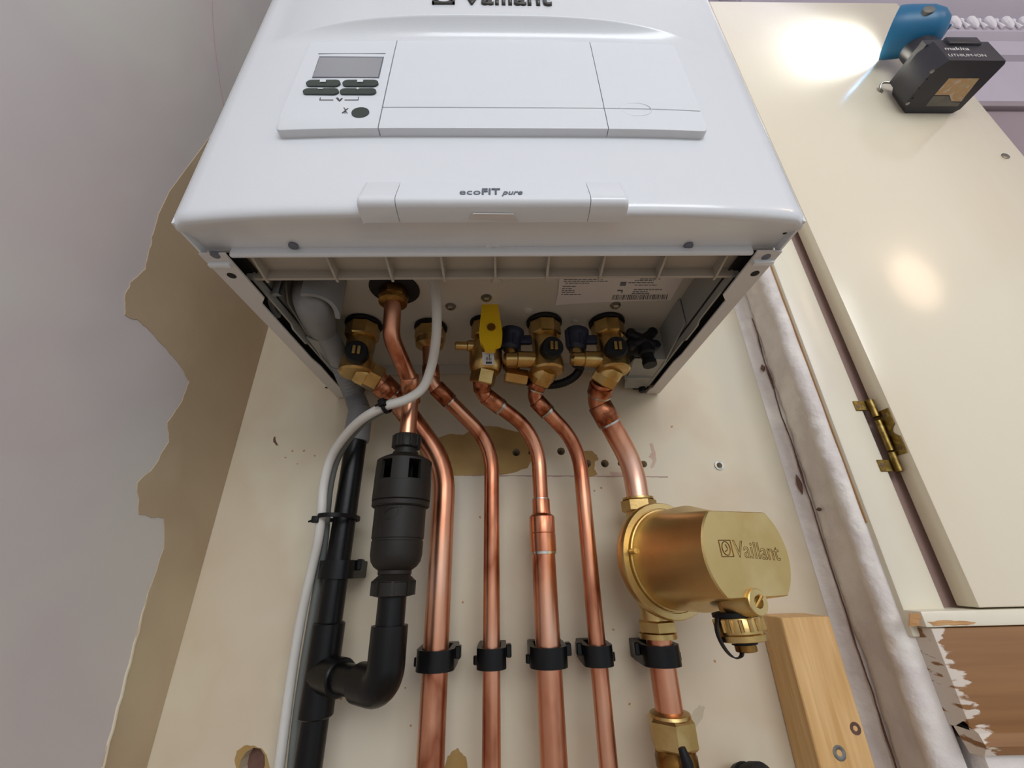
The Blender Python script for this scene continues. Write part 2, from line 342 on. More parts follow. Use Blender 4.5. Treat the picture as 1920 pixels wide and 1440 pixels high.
# brown crack pieces sitting in the joint
b = B(); rnd = random.Random(3)
cr = []
for i in range(90):
    z = .12-.56*i/89; cr.append(Vector((.3318+.0006*rnd.random(), -.0115+.0035*noise.noise(Vector((0, 5, z*18))), z)))
for k in range(len(cr)-1):
    if noise.noise(Vector((4, 4, cr[k].z*30))) > -.25:
        wdt = .0006 + .0016*max(0, noise.noise(Vector((9, 1, cr[k].z*26))))
        tube(b, [cr[k], cr[k+1]], wdt, 6)
for (px, py, h) in [(1503, 908, .011), (1434, 690, .005), (1540, 955, .002)]:
    c = AX(px, py, .3325); lathe(b, (c.x-.0025, c.y, c.z-h), (0,0,1), [(.0002,0),(.0018,h*.5),(.0026,h),(.0018,h*1.5),(.0002,h*2)], 8)
obj('crack', b, 'crack', wr, kind='stuff')

# cupboard frame stile
ZT = AY(1500, 4, -.088).z
ZL = AY(1720, 1146, -.085).z
b = B(); box(b, .3372, .3735, -.071, -.03, ZL-.02, ZT+.012, .0022, 2)
st = structure('trim_1', b, 'gloss2', 'cream painted cupboard frame stile with brass hinge')
b = B(); box(b, .3366, .3376, -.0675, -.045, -.16, .22); obj('bare_edge', b, 'barewood', st, smooth=0)['label'] = 'unpainted wood edge'
b = B(); box(b, .3735, .50, -.062, -.03, ZL-.02, ZT-.002); structure('trim_2', b, 'pinkgap', 'rebate behind the open cupboard door, coloured pinkish for its shade', smooth=0)  # the rebate's shadow is put into its pinkish colour

# open cupboard door
XD, YD, XF = .3850, -.088, .7330
b = B(); box(b, XD, XF, YD, -.0695, ZL+.0015, ZT, .0014, 2)
dr = structure('door_1', b, 'gloss', 'cream gloss painted cupboard door standing open')
b = B(); c = AY(1885, 293, YD); lathe(b, (c.x, YD+.0005, c.z), (0,-1,0), [(.0055,0),(.0055,.0012),(.003,.0018)], 16); obj('screw', b, 'screw', dr)
# hinge : frame leaf with two lugs, barrel, door leaf with scalloped edge
hz1, hz0 = AY(1612, 762, -.0715), AY(1664, 868, -.0715)
hin = obj('hinge', (lambda bm: (cyl(bm, (.3805,-.0745,AY(1640,790,-.073).z), (.3805,-.0745,AY(1662,846,-.073).z), .0030, 16), bm)[1])(B()), 'brass_lock', dr); hin['label'] = 'antique brass butt hinge'
b = B()
for (za, zb_) in ((AY(1612,752,-.0715).z, AY(1618,770,-.0715).z), (AY(1655,862,-.0715).z, AY(1668,884,-.0715).z)):
    box(b, .3655, .3800, -.0722, -.0708, zb_, za, .0003, 1)
z_a, z_b, z_c, z_d = AY(1620,752,-.0715).z, AY(1632,784,-.0715).z, AY(1660,850,-.0715).z, AY(1675,886,-.0715).z
cyl(b, (.3805,-.0745,z_b), (.3805,-.0745,z_a), .0032, 16, bev=.0004); cyl(b, (.3805,-.0745,z_d), (.3805,-.0745,z_c), .0032, 16, bev=.0004)
obj('frame_leaf', b, 'brass_lock', hin)
lz1, lz0 = AX(1648,772,.3843).z, AX(1690,852,.3843).z; H = lz1-lz0
outl = []
for (fy, fz) in [(0,0),(1,.0),(1,.30)] + [(1-.34*math.sin(t*PI/8), .36+.28*t/8) for t in range(0, 9)] + [(1,.70),(1,1),(0,1)]:
    outl.append((.3849, -.0705-.0155*fy, lz0+H*fz))
b = B(); prism(b, outl, (-.0011,0,0)); obj('door_leaf', b, 'brass_lock', hin, smooth=0)
for fy, fz in ((.62,.88),(.42,.5),(.7,.13)):
    b = B(); lathe(b, (.3839, -.0705-.0155*fy, lz0+H*fz), (-1,0,0), [(.0022,0),(.0022,.0003),(.0008,.0004)], 12); obj('screw', b, 'rust', hin)
for zz in ((AY(1612,762,-.0715).z), (AY(1652,872,-.0715).z)):
    b = B(); lathe(b, (.3685, -.0721, zz), (0,-1,0), [(.0020,0),(.0020,.0003),(.0008,.0004)], 12); obj('screw', b, 'rust', hin)

# rail and half stripped panel below the door
zr0 = AY(1720, 1177, -.085).z
M['rail'] = smeared('worn_rail_paint', (170,122,84), (186,142,106), (226,216,204), .30, .372, .9, 60, 160)
b = B(); box(b, .3375, .80, -.086, -.03, zr0, ZL, .0012, 2)
rl = structure('trim_3', b, 'gloss2', 'white painted rail under the cupboard door with worn paint')
b = B(); patchpts = [AY(px, py, -.0861) for px, py in [(1704,1150),(1722,1150),(1727,1156),(1722,1166),(1726,1173),(1704,1174)]]
prism(b, jag(patchpts, .0003, 3, 2), (0,-.0004,0)); obj('bare_patch', b, 'barewood', rl, smooth=0)
b = B(); patchpts = [AY(px, py, -.0861) for px, py in [(1738,1166),(1770,1163),(1800,1164),(1830,1167),(1812,1172),(1778,1171),(1750,1173)]]
prism(b, jag(patchpts, .0004, 3, 2), (0,-.0004,0)); obj('bare_patch', b, 'barewood', rl, smooth=0)
xb = AY(1765, 1280, -.082).x
M['strip'] = smeared('half_stripped_panel', (134,94,56), (150,108,66), (214,203,190), xb-.002, xb+.026, 2.2, 50, 190)
zp0 = AY(1850, 1372, -.082).z
b = B(); box(b, .343, .80, -.0835, -.03, zp0, zr0-.0009, .0012, 2)
pn = structure('trim_4', b, 'strip', 'brown stripped wood panel with white paint smeared at its edge')
b = B(); pp = [(.343,-.0800,zp0+.006),(.343,-.0880,zp0+.001),(.343,-.0900,zp0-.006),(.343,-.0860,zp0-.012),(.343,-.0750,zp0-.014),(.343,-.07,zp0)]
prism(b, pp, (.46,0,-.004)); structure('trim_5', b, M['strip'], 'rounded brown moulding below the stripped panel')
b = B(); box(b, .350, .80, -.078, -.03, -.9, zp0-.008, .0012, 2); structure('trim_6', b, 'plaster', 'white painted board at the lower right')

# room beyond
b = B(); box(b, .345, 2.6, .0, .08, -1.4, 1.0); structure('wall_far', b, 'lilac', 'lilac grey room wall beyond the door', smooth=0)
b = B(); box(b, .345, 2.6, -.004, .0, -1.2, .56); structure('wall_lower', b, 'mauve', 'mauve lower wall below the picture rail', smooth=0)
b = B(); box(b, .345, 2.6, -.014, .0, .556, .572, .003, 2); structure('trim_7', b, 'mauve', 'thin picture rail on the lilac wall')
b = B(); cp = [(0,.726),(-.010,.730),(-.013,.740),(-.010,.746),(-.010,.780),(-.018,.786),(-.022,.790),(-.022,.838),(-.032,.844),(-.05,.856),(-.075,.880),(-.095,.91),(-.10,.95),(-.10,.962),(0,.962)]
prism(b, [(.5, y, z) for y, z in cp], (2.1,0,0)); cn = structure('trim_8', b, 'lilac', 'plaster cornice with egg and dart moulding', smooth=25)
eb = B(); lathe(eb, (0,-.002,-.019), (0,0,1), [(.001,0),(.0055,.006),(.0075,.018),(.0075,.03),(.005,.036),(.001,.038)], 10); egg = obj('egg', eb, 'white', cn); db = B()
lathe(db, (0,-.002,-.019), (0,0,1), [(.0045,0),(.0028,.012),(.0012,.024),(.0035,.03),(.0004,.037)], 8); dart = obj('dart', db, 'white', cn)
for k in range(46):
    for src, dx in ((egg, 0), (dart, .0185)):
        o = src if k == 0 else src.copy()
        if k: col.objects.link(o); o.parent = cn
        o.location = (.80+.037*k+dx, -.023, .815)
b = B(); box(b, -.4, 2.6, -2.6, .08, .962, 1.0); structure('ceiling', b, 'white', 'white ceiling', smooth=0)
b = B(); box(b, -.4, 2.6, -2.6, .08, -1.45, -1.4); structure('floor', b, 'floor', 'wooden floor', smooth=0)


# ================================================================== the boiler
W2, ZTOP = .195, .70
bo = thing('boiler', 'white wall-hung gas boiler with open underside above the copper pipes', 'boiler', (0, -.135, 0))
def bow(x): return -.272-.0065*(1-min(1, abs(x)/W2)**4)
BE = AY(920, 28, -.2884).z
def edge(x): return BE-.007*(abs(x)/.15)**2.5
def brow(x, z):
    """sculpted brow: the badge area stands proud above the edge, a cove under it runs back into the face"""
    k = max(0, 1-(abs(x+.003)/.170)**3); d = edge(x)-z
    if d < 0: return -.0100*k*max(.0, 1+d*.5)
    return -.0100*k*max(0, 1-d/.0150)**2.0
xs = [-W2+2*W2*i/64 for i in range(65)]
zhi = [ZTOP-.02*i for i in range(23)]; zlo = [.145,.12,.1,.06,.03,.012,.0065]
dz_ = [.018,.010,.006,.0035,.002,.0010,.0003,-.0002,-.001,-.002,-.003,-.004,-.005,-.006,-.007,-.008,-.009,-.010,-.011,-.012,-.013,-.0142,-.0156,-.020,-.026,-.032]
rowsx = []
for x in xs:
    e = max(0, 1-(W2-abs(x))/.004); side = .0035*e*e
    zs = zhi+[edge(x)+d_ for d_ in dz_]+zlo; path = [(bow(x)+brow(x, z)+side, z) for z in zs]
    f = bow(x)+side
    path += [(f+.0004, .0045), (f+.0012, .0027), (f+.0024, .0013), (f+.004, .0005), (f+.006, .0006), (f+.012, .0032), (-.252, .0056), (-.2405, .0064)]
    rowsx.append([Vector((x, y, z)) for y, z in path])
b = B(); grid(b, rowsx)
for s in (-1, 1):
    box(b, s*W2 - (.0015 if s > 0 else 0), s*W2 + (0 if s > 0 else .0015), -.2686, -.2405, .0012, ZTOP)
fc = obj('front_cover', b, 'enamel', bo, smooth=40); fc['label'] = 'glossy white curved front cover'
# white folded lip along the rear of the cover underside
b = B(); lipx = .1775
box(b, -lipx, lipx, -.2425, -.2385, .0002, .0085, .0018, 3); obj('folded_lip', b, 'enamel', bo)
b = B(); box(b, -.193, .193, -.2405, -.2385, .0060, .0085); obj('seam', b, 'steel_white', bo, smooth=0)
for px, py, rr, mt_ in ((550,461,.0031,'hole'), (1291,461,.0031,'hole'), (362,434,.0016,'hole'), (1472,435,.0016,'hole')):
    c = AZ(px, py, .0052); b = B(); lathe(b, (c.x, c.y, .0068), (0,0,-1), [(rr,0),(rr,.0022),(rr*.55,.0024)], 14); obj('screw_hole', b, 'inkgrey' if rr > .002 else mt_, bo)
c = AZ(924, 468, .0052); b = B(); lathe(b, (c.x, c.y, .0068), (0,0,-1), [(.0055,0),(.0048,.0016),(.0030,.0016),(.0012,.0006)], 18); obj('dimple', b, 'enamel', bo)
# side panels with bottom flanges
for s in (-1, 1):
    b = B()
    box(b, min(s*W2, s*(W2-.0012)), max(s*W2, s*(W2-.0012)), -.2385, -.003, .0, ZTOP)
    fl = [(s*W2,-.2440),(s*(W2-.017),-.2440),(s*(W2-.017),-.196),(s*(W2-.0115),-.189),(s*(W2-.0115),-.10),(s*(W2-.0135),-.084),(s*(W2-.0135),-.02),(s*(W2-.016),-.016),(s*(W2-.016),-.003),(s*W2,-.003)]
    prism(b, [(x, y, -.0004) for x, y in fl], (0,0,.0014))
    sp = obj('side_panel', b, 'steel_white', bo, smooth=30)
    b = B(); box(b, min(s*.1940, s*.1795), max(s*.1940, s*.1795), -.2365, -.2325, -.0030, .0005, .0008, 2); obj('corner_tab', b, 'enamel', bo)
    for px, py, rr, m_ in (((403,480,.0030,'inkgrey'),(434,518,.0030,'hole')) if s < 0 else ((1437,483,.0030,'inkgrey'),(1416,514,.0030,'hole'))):
        c = AZ(px, py, -.001); b = B(); lathe(b, (c.x, c.y, .0006), (0,0,-1), [(rr,0),(rr,.0012),(rr*.6,.0013)], 14); obj('screw', b, m_, bo)
    c = AZ(612 if s < 0 else 1243, 727 if s < 0 else 722, 0); b = B(); lathe(b, (c.x, c.y, .0004), (0,0,-1), [(.0016,0),(.0016,.0006)], 10); obj('screw_hole', b, 'hole', bo)
    # dark strip for the shade in the slot between flange and inner liner, liner wall, rear foot screw
    b = B(); box(b, min(s*.1935, s*.1765), max(s*.1935, s*.1765), -.236, -.004, .0100, .0112); obj('slot_shade', b, 'hole', bo, smooth=0)
    b = B(); prism(b, [(s*.1790, y, z) for y, z in ((-.214,.004),(-.155,.004),(-.150,.0015),(-.125,.0015),(-.120,.004),(-.004,.004),(-.004,.0435),(-.214,.0435))], (-s*.0016, 0, 0)); obj('inner_liner', b, 'liner', bo, smooth=0)
    b = B(); cyl(b, (s*.1715,-.012,.010), (s*.1715,-.012,-.002), .0042, 12, bev=.0006); box(b, s*.1715-.009, s*.1715+.009, -.016, -.004, .004, .010, .001, 1); obj('foot_screw', b, 'rubber', bo)
# base plate and back
b = B(); box(b, -.181, .181, -.236, -.002, .0425, .044); bp_ = obj('base_plate', b, 'plate', bo, smooth=0); bp_['label'] = 'grey sheet metal base plate'
b = B(); box(b, -.193, .193, -.004, -.0015, .030, ZTOP); obj('back_plate', b, 'plate', bo, smooth=0)
b = B(); box(b, -.195, .195, -.270, -.002, ZTOP-.002, ZTOP); obj('top_plate', b, 'enamel', bo, smooth=0)
# ribbed plastic edge strip
b = B(); box(b, -.184, .184, -.2385, -.2105, .0128, .0142); box(b, -.184, .184, -.2128, -.2105, .0052, .0130); box(b, -.184, .184, -.2105, -.2095, .0128, .043)
rs = obj('ribbed_strip', b, 'rib', bo, smooth=0); rs['label'] = 'beige plastic edge strip with ribs'
for px in (493,627,733,832,929,1026,1126,1235,1343):
    c = AZ(px, 519, .004); b = B(); prism(b, [(c.x-.0008,-.2370,.0128),(c.x-.0008,-.2370,.0085),(c.x-.0008,-.2138,.0042),(c.x-.0008,-.2090,.0042),(c.x-.0008,-.2090,.0128)], (.0016,0,0)); obj('rib', b, 'rib', rs, smooth=0)
# embossed bumps and screws on the base plate
for px, py, rr in ((730,595,.0055),(990,583,.0055),(1078,603,.0045),(932,528,.006)):
    c = AZ(px, py, .0425); b = B(); lathe(b, (c.x, c.y, .0428), (0,0,-1), [(rr,0),(rr*.8,.0016),(rr*.3,.0022)], 16); obj('emboss', b, 'plate', bo)
for px, py in ((845,576),(912,560),(1154,574)):
    c = AZ(px, py, .041); b = B(); lathe(b, (c.x, c.y, .0427), (0,0,-1), [(.0052,0),(.0052,.001),(.0040,.0012),(.0036,.0032),(.0022,.0042),(.0008,.0042),(.0006,.003)], 16); obj('screw', b, 'screw', bo)

# control panel : three flaps, wedge shaped, standing proud at the lower edge
PZ1, PZS, PZ0 = .1812, .0905, .0672
def wedge(bm, x0, x1, z0, z1, zt=PZ1, zb=PZ0, out=.0058, flush=.0010, rl=0, rr=0, n=12, back=.004):
    """slab following the bowed face; protrusion grows towards the bottom"""
    def yv(x, z): return bow(x)-flush-(out-flush)*((zt-z)/(zt-zb))**.8
    pts = []
    def ed(x): # rounded lower corners
        zz = z0
        if rl and x-x0 < rl: zz = z0 + rl-math.sqrt(max(0, rl*rl-(rl-(x-x0))**2))
        if rr and x1-x < rr: zz = z0 + rr-math.sqrt(max(0, rr*rr-(rr-(x1-x))**2))
        return zz
    xs_ = [x0+(x1-x0)*i/n for i in range(n+1)]
    if rl: xs_ += [x0+rl*k/6 for k in range(1,6)]
    if rr: xs_ += [x1-rr*k/6 for k in range(1,6)]
    xs_ = sorted(set(xs_)); F_ = []
    for x in xs_:
        e_ = ed(x); zz = [z1, z1-.001]+[z1+(e_-z1)*k/8 for k in range(1,8)]+[e_+.0012, e_+.0004, e_]
        row = [Vector((x, yv(x, z)+(.0006 if k == 0 else (.0011 if k == len(zz)-1 else (.0003 if k == len(zz)-2 else 0))), z)) for k, z in enumerate(zz)]
        row = [Vector((x, bow(x)+back, z1))] + row + [Vector((x, bow(x)+back, e_))]; F_.append(row)
    V_ = grid(bm, F_); bm.faces.new(V_[0]); bm.faces.new(V_[-1][::-1])
def wy(x, z, out=.0058, flush=.0010): return bow(x)-flush-(out-flush)*((PZ1-z)/(PZ1-PZ0))**.8
X1, X2, X3, X4 = -.1412, -.0745, .0750, .1420
b = B(); grid(b, [[Vector((x, bow(x)-.00045, z)) for z in (PZ1+.0005, PZ0+.004)] for x in [X1-.0005+(X4-X1+.001)*k/24 for k in range(25)]])
obj('gap_shade_backing', b, 'gapshade', bo, smooth=0)  # backing sheet in a shade colour, draws the shadowed gaps round the flaps
b = B(); wedge(b, X1, X2-.0004, PZ0, PZ1, rl=.004); cpn = obj('control_panel', b, 'panel', bo, smooth=30); cpn['label'] = 'control panel with display and dark buttons'
b = B(); wedge(b, X2+.0004, X3-.0003, PZS+.0002, PZ1); obj('flap', b, 'panel', bo, smooth=30)
b = B(); wedge(b, X2+.0004, X3-.0003, PZ0, PZS-.0002); obj('flap_lip', b, 'panel', bo, smooth=30)
b = B(); wedge(b, X3+.0003, X4, PZS+.0002, PZ1); obj('flap', b, 'panel', bo, smooth=30)
b = B(); wedge(b, X3+.0003, X4, PZ0, PZS-.0002, rr=.004); obj('flap_lip', b, 'panel', bo, smooth=30)
def onpanel(px, py, lift=0):
    p = AY(px, py, -.2795)
    for _ in range(4): p = AY(px, py, wy(p.x, p.z))
    return Vector((p.x, p.y-lift, p.z))
b = B(); c = onpanel(1193, 205); tube(b, [Vector((c.x+.0105*math.cos(t), 0, c.z+.0075*math.sin(t))) + Vector((0, wy(c.x, c.z+.0075*math.sin(t)), 0)) for t in [PI*2*k/24 for k in range(25)]], .00022, 6); obj('finger_notch', b, 'panel', bo)
def quad(bm, corners, th, lift=.0):
    pts = [onpanel(px, py, lift) for px, py in corners]; prism(bm, pts, (0,-th,0))
b = B(); quad(b, [(585,147),(599,106),(720,107),(711,147)], .0003, -.0001); obj('display_frame', b, 'inkgrey', cpn, smooth=0)
b = B(); quad(b, [(587,145.5),(600,109),(718,109.5),(709,146)], .0003, .0002); obj('display', b, 'lcd', cpn, smooth=0)
b = B(); quad(b, [(597,100.5),(723,100),(723,101.2),(597,101.8)], .0002, 0); obj('moulded_line', b, 'inkgrey', cpn, smooth=0)
for (xa, xb_, ya, yb) in ((575,639,152,165),(643,710,152,165),(569,636,168,180),(638,706,168,180)):
    rr = abs(onpanel(xa, ya).z-onpanel(xa, yb).z)/2*.82; pa, pb = onpanel(xa, (ya+yb)/2)+Vector((rr,0,0)), onpanel(xb_, (ya+yb)/2)-Vector((rr,0,0))
    b = B(); pts = [pa+Vector((math.cos(t), 0, math.sin(t)))*rr for t in [PI/2+PI*k/8 for k in range(9)]] + [pb+Vector((math.cos(t), 0, math.sin(t)))*rr for t in [-PI/2+PI*k/8 for k in range(9)]]
    prism(b, [p+Vector((0,.001,0)) for p in pts], (0,-.0022,0)); bt = obj('button', b, 'button', cpn, smooth=40)
    mx_ = (xa+xb_)/2; b = B(); lf = .0014
    if ya == 152: quad(b, [(mx_-6,158),(mx_-5,154),(mx_+6,154),(mx_+5,158)], .0002, lf); mn = 'icon'
    elif xa == 569: quad(b, [(mx_-5,170.8),(mx_-5,169.4),(mx_+5,169.4),(mx_+5,170.8)], .0002, lf); mn = 'icon'
    else: quad(b, [(mx_-3,170.6),(mx_-3,169.4),(mx_+3,169.4),(mx_+3,170.6)], .0002, lf); quad(b, [(mx_-.8,172),(mx_-.5,168),(mx_+.9,168),(mx_+.6,172)], .0002, lf); mn = 'icon'
    obj(mn, b, 'panel', bt, smooth=0)
b = B()
for q_ in ([(599,187.2),(625,187.2),(625,188.4),(599,188.4)], [(646,187.2),(672,187.2),(672,188.4),(646,188.4)], [(600,183),(601.2,183),(600.6,188),(599.2,188)], [(671.5,182),(672.8,182),(672.2,188),(671,188)],
           [(630,184),(634,183),(637,188),(640,184),(643,185),(637,191),(633,188)], [(641,212),(652,203),(653.5,203.6),(643,213)], [(644,202),(645.6,201.6),(652,213),(650.4,213)], [(646,213),(648,205),(651,205),(649.4,207),(647.4,213)]):
    quad(b, q_, .0002, 0)
obj('printed_symbol', b, 'ink', cpn, smooth=0)
b = B(); c = onpanel(676, 212); pts = [c+Vector((.0058*math.cos(t), 0, .0054*math.sin(t))) for t in [2*PI*k/24 for k in range(24)]]; prism(b, [p+Vector((0,.001,0)) for p in pts], (0,-.0016,0)); obj('reset_button', b, 'button', cpn, smooth=40)

# grip with lettering below the panel
HX, HZ = .0795, .0245
def hprof(x):
    f = bow(x); return [(f+.001, HZ), (f-.0002, HZ-.0006), (f-.0028, .0150), (f-.0052, .0070), (f-.0058, .0045), (f-.0054, .0026), (f-.0040, .0010), (f-.0015, .0001), (f+.004, -.0004), (f+.0085, -.0004), (f+.0088, .004)]
for (xa, xb_, nm) in ((-HX, -.0574, 'grip_end'), (-.0570, .0566, 'grip'), (.0570, HX, 'grip_end')):
    b = B(); xx = [xa+(xb_-xa)*k/16 for k in range(17)]; F_ = []
    for x in xx:
        e = 0
        if nm == 'grip_end': d_ = HX-abs(x); e = max(0, 1-d_/.0012)
        F_.append([Vector((x, y+.0012*e, z)) for y, z in hprof(x)])
    V_ = grid(b, F_); b.faces.new(V_[0]); b.faces.new(V_[-1][::-1]); g_ = obj(nm, b, 'enamel' if nm == 'grip_end' else 'panel', bo, smooth=40)
    if nm == 'grip': grip = g_
b = B(); prism(b, [AZ(880,410,-.0006),AZ(887,399,-.0006),AZ(963,400,-.0006),AZ(972,413,-.0006)], (0,0,-.0008)); obj('latch_tab', b, 'steel_white', grip, smooth=0)
tilt = Matrix.Rotation(math.radians(90-14), 4, 'X')
def letter(s, pxa, pxb, base, h, **kw):
    pa, pb = AY(pxa, base, -.2822), AY(pxb, base, -.2822); o_ = Vector((pa.x, -.2784-.0002-.0042*(.0245-pa.z)/.0150-.0004, pa.z))
    return text('lettering', s, 0, pb.x-pa.x, h, 'inkgrey', grip, Matrix.Translation(o_) @ tilt, **kw)
letter('eco', 862, 901, 369.5, .0070, bold=-.004)
letter('FIT', 903.5, 938, 369, .0076, bold=.02)
letter('pure', 941, 980, 369.5, .0058, bold=.014, shear=.3)
# badge above the brow
def badge(s, pxa, pxb, h):
    pa, pb = AY(pxa, 6, -.288), AY(pxb, 6, -.288); return text('badge', s, 0, pb.x-pa.x, h, 'badge', bo, Matrix.Translation((pa.x, -.2880, BZ)) @ Matrix.Rotation(PI/2, 4, 'X'), extrude=.0016, bold=.018)
BZ = AY(940, 6.5, -.2895).z
badge('Vaillant', 866, 1034, .021)
b = B(); p0 = AY(811, 6, -.288); p1 = AY(853, 6, -.288); s_ = p1.x-p0.x
for q_ in ((0, s_, 0, .0018), (0, .0016, 0, s_), (s_-.0016, s_, 0, s_), (0, s_, s_-.0016, s_)): box(b, p0.x+q_[0], p0.x+q_[1], -.2898, -.2866, BZ+q_[2], BZ+q_[3])
tube(b, [Vector((p0.x+s_/2+s_*.36*math.cos(t), -.2890, BZ+s_*.5+s_*.42*math.sin(t))) for t in [2*PI*k/24 for k in range(25)]], .0009, 6)
obj('emblem', b, 'badge', bo, smooth=30)

# rating label on the base plate
def zq(bm, pix, z, th): prism(bm, [AZ(px, py, z) for px, py in pix], (0,0,-th))
b = B(); zq(b, [(1050,508),(1047,545),(1041,572),(1075,569),(1130,566),(1200,563.5),(1257,562),(1290,505)], .0422, .0004); lb = obj('rating_label', b, 'paper', bo, smooth=0); lb['label'] = 'white paper rating label with barcode'
b = B(); x = 1147.; rnd = random.Random(2)
while x < 1249:
    w_ = rnd.choice((.8,1.1,1.8)); zq(b, [(x,562-(x-1147)*.008),(x+w_,562-(x-1147)*.008),(x+w_+2.6,553-(x-1147)*.008),(x+2.6,553-(x-1147)*.008)], .0417, .0001); x += w_+rnd.choice((.9,1.3,2.2))
obj('barcode', b, 'ink', lb, smooth=0)
b = B()
for (xa, xb_, y_) in ((1057,1130,524),(1057,1139,527.5),(1060,1105,531),(1055,1080,537),(1054,1072,541),(1053,1077,544.5),(1053,1077,548),(1052,1090,552),(1172,1264,519.5),(1190,1226,526),(1178,1225,530),(1190,1232,534.5),(1188,1243,543),(1186,1214,547),(1184,1218,550.5),(1200,1240,523)):
    x = xa
    while x < xb_:
        l_ = rnd.uniform(3, 9); e_ = min(x+l_, xb_); zq(b, [(x,y_+.75),(e_,y_+.75),(e_+.4,y_-.75),(x+.4,y_-.75)], .0417, .0001); x = e_+rnd.uniform(1, 2)
zq(b, [(1162,536),(1164,528.5),(1175,528.5),(1173,536)], .0417, .0001); zq(b, [(1157,546),(1158,543.5),(1168,543.5),(1167,549),(1164.5,549),(1165,546)], .0417, .0001)
obj('fine_print', b, 'inkgrey', lb, smooth=0)

# condensate trap housing: curved shells round a grey outlet dome
tc_ = AZ(582, 540, .030)
for nm, a0, a1 in (('trap_shell', math.radians(165), math.radians(252)), ('trap_shell', math.radians(-72), math.radians(20))):
    b = B(); P_ = []
    for k in range(13):
        t = a0+(a1-a0)*k/12; r1, r2 = .0275, .0236; zc = .004+.004*abs(math.sin((t-a0)*2))
        P_.append([Vector((tc_.x+r2*math.cos(t), tc_.y+r2*math.sin(t), .042)), Vector((tc_.x+r1*math.cos(t), tc_.y+r1*math.sin(t), .042)), Vector((tc_.x+r1*math.cos(t), tc_.y+r1*math.sin(t), zc)), Vector((tc_.x+r2*math.cos(t), tc_.y+r2*math.sin(t), zc))])
    V_ = grid(b, [r_+[r_[0]] for r_ in P_]); bmesh.ops.remove_doubles(b, verts=b.verts[:], dist=1e-6); obj(nm, b, 'greyplas', bo, smooth=50)
# right hand grey bracket inside the casing
b = B(); g0 = [(.1765,-.135,.042),(.1765,-.135,.014),(.1765,-.075,.003),(.1765,-.012,.003),(.1765,-.012,.042)]
prism(b, g0, (-.0015,0,0)); box(b, .143, .1765, -.082, -.080, .006, .042); box(b, .143, .1765, -.04, -.0385, .003, .042); prism(b, [(.143,-.082,.006),(.1765,-.082,.004),(.1765,-.012,.003),(.150,-.012,.003),(.143,-.05,.010)], (0,0,.0015))
obj('bracket', b, 'liner', bo, smooth=0)
b = B(); g0 = [(-.1765,-.19,.042),(-.1765,-.17,.014),(-.1765,-.095,.003),(-.1765,-.06,.003),(-.1765,-.05,.042)]; prism(b, g0, (.0015,0,0)); prism(b, [(-.1765,-.13,.0055),(-.168,-.118,.0070),(-.166,-.095,.0055),(-.170,-.075,.004),(-.1765,-.07,.003)], (0,0,.0015)); obj('bracket', b, 'liner', bo, smooth=0)
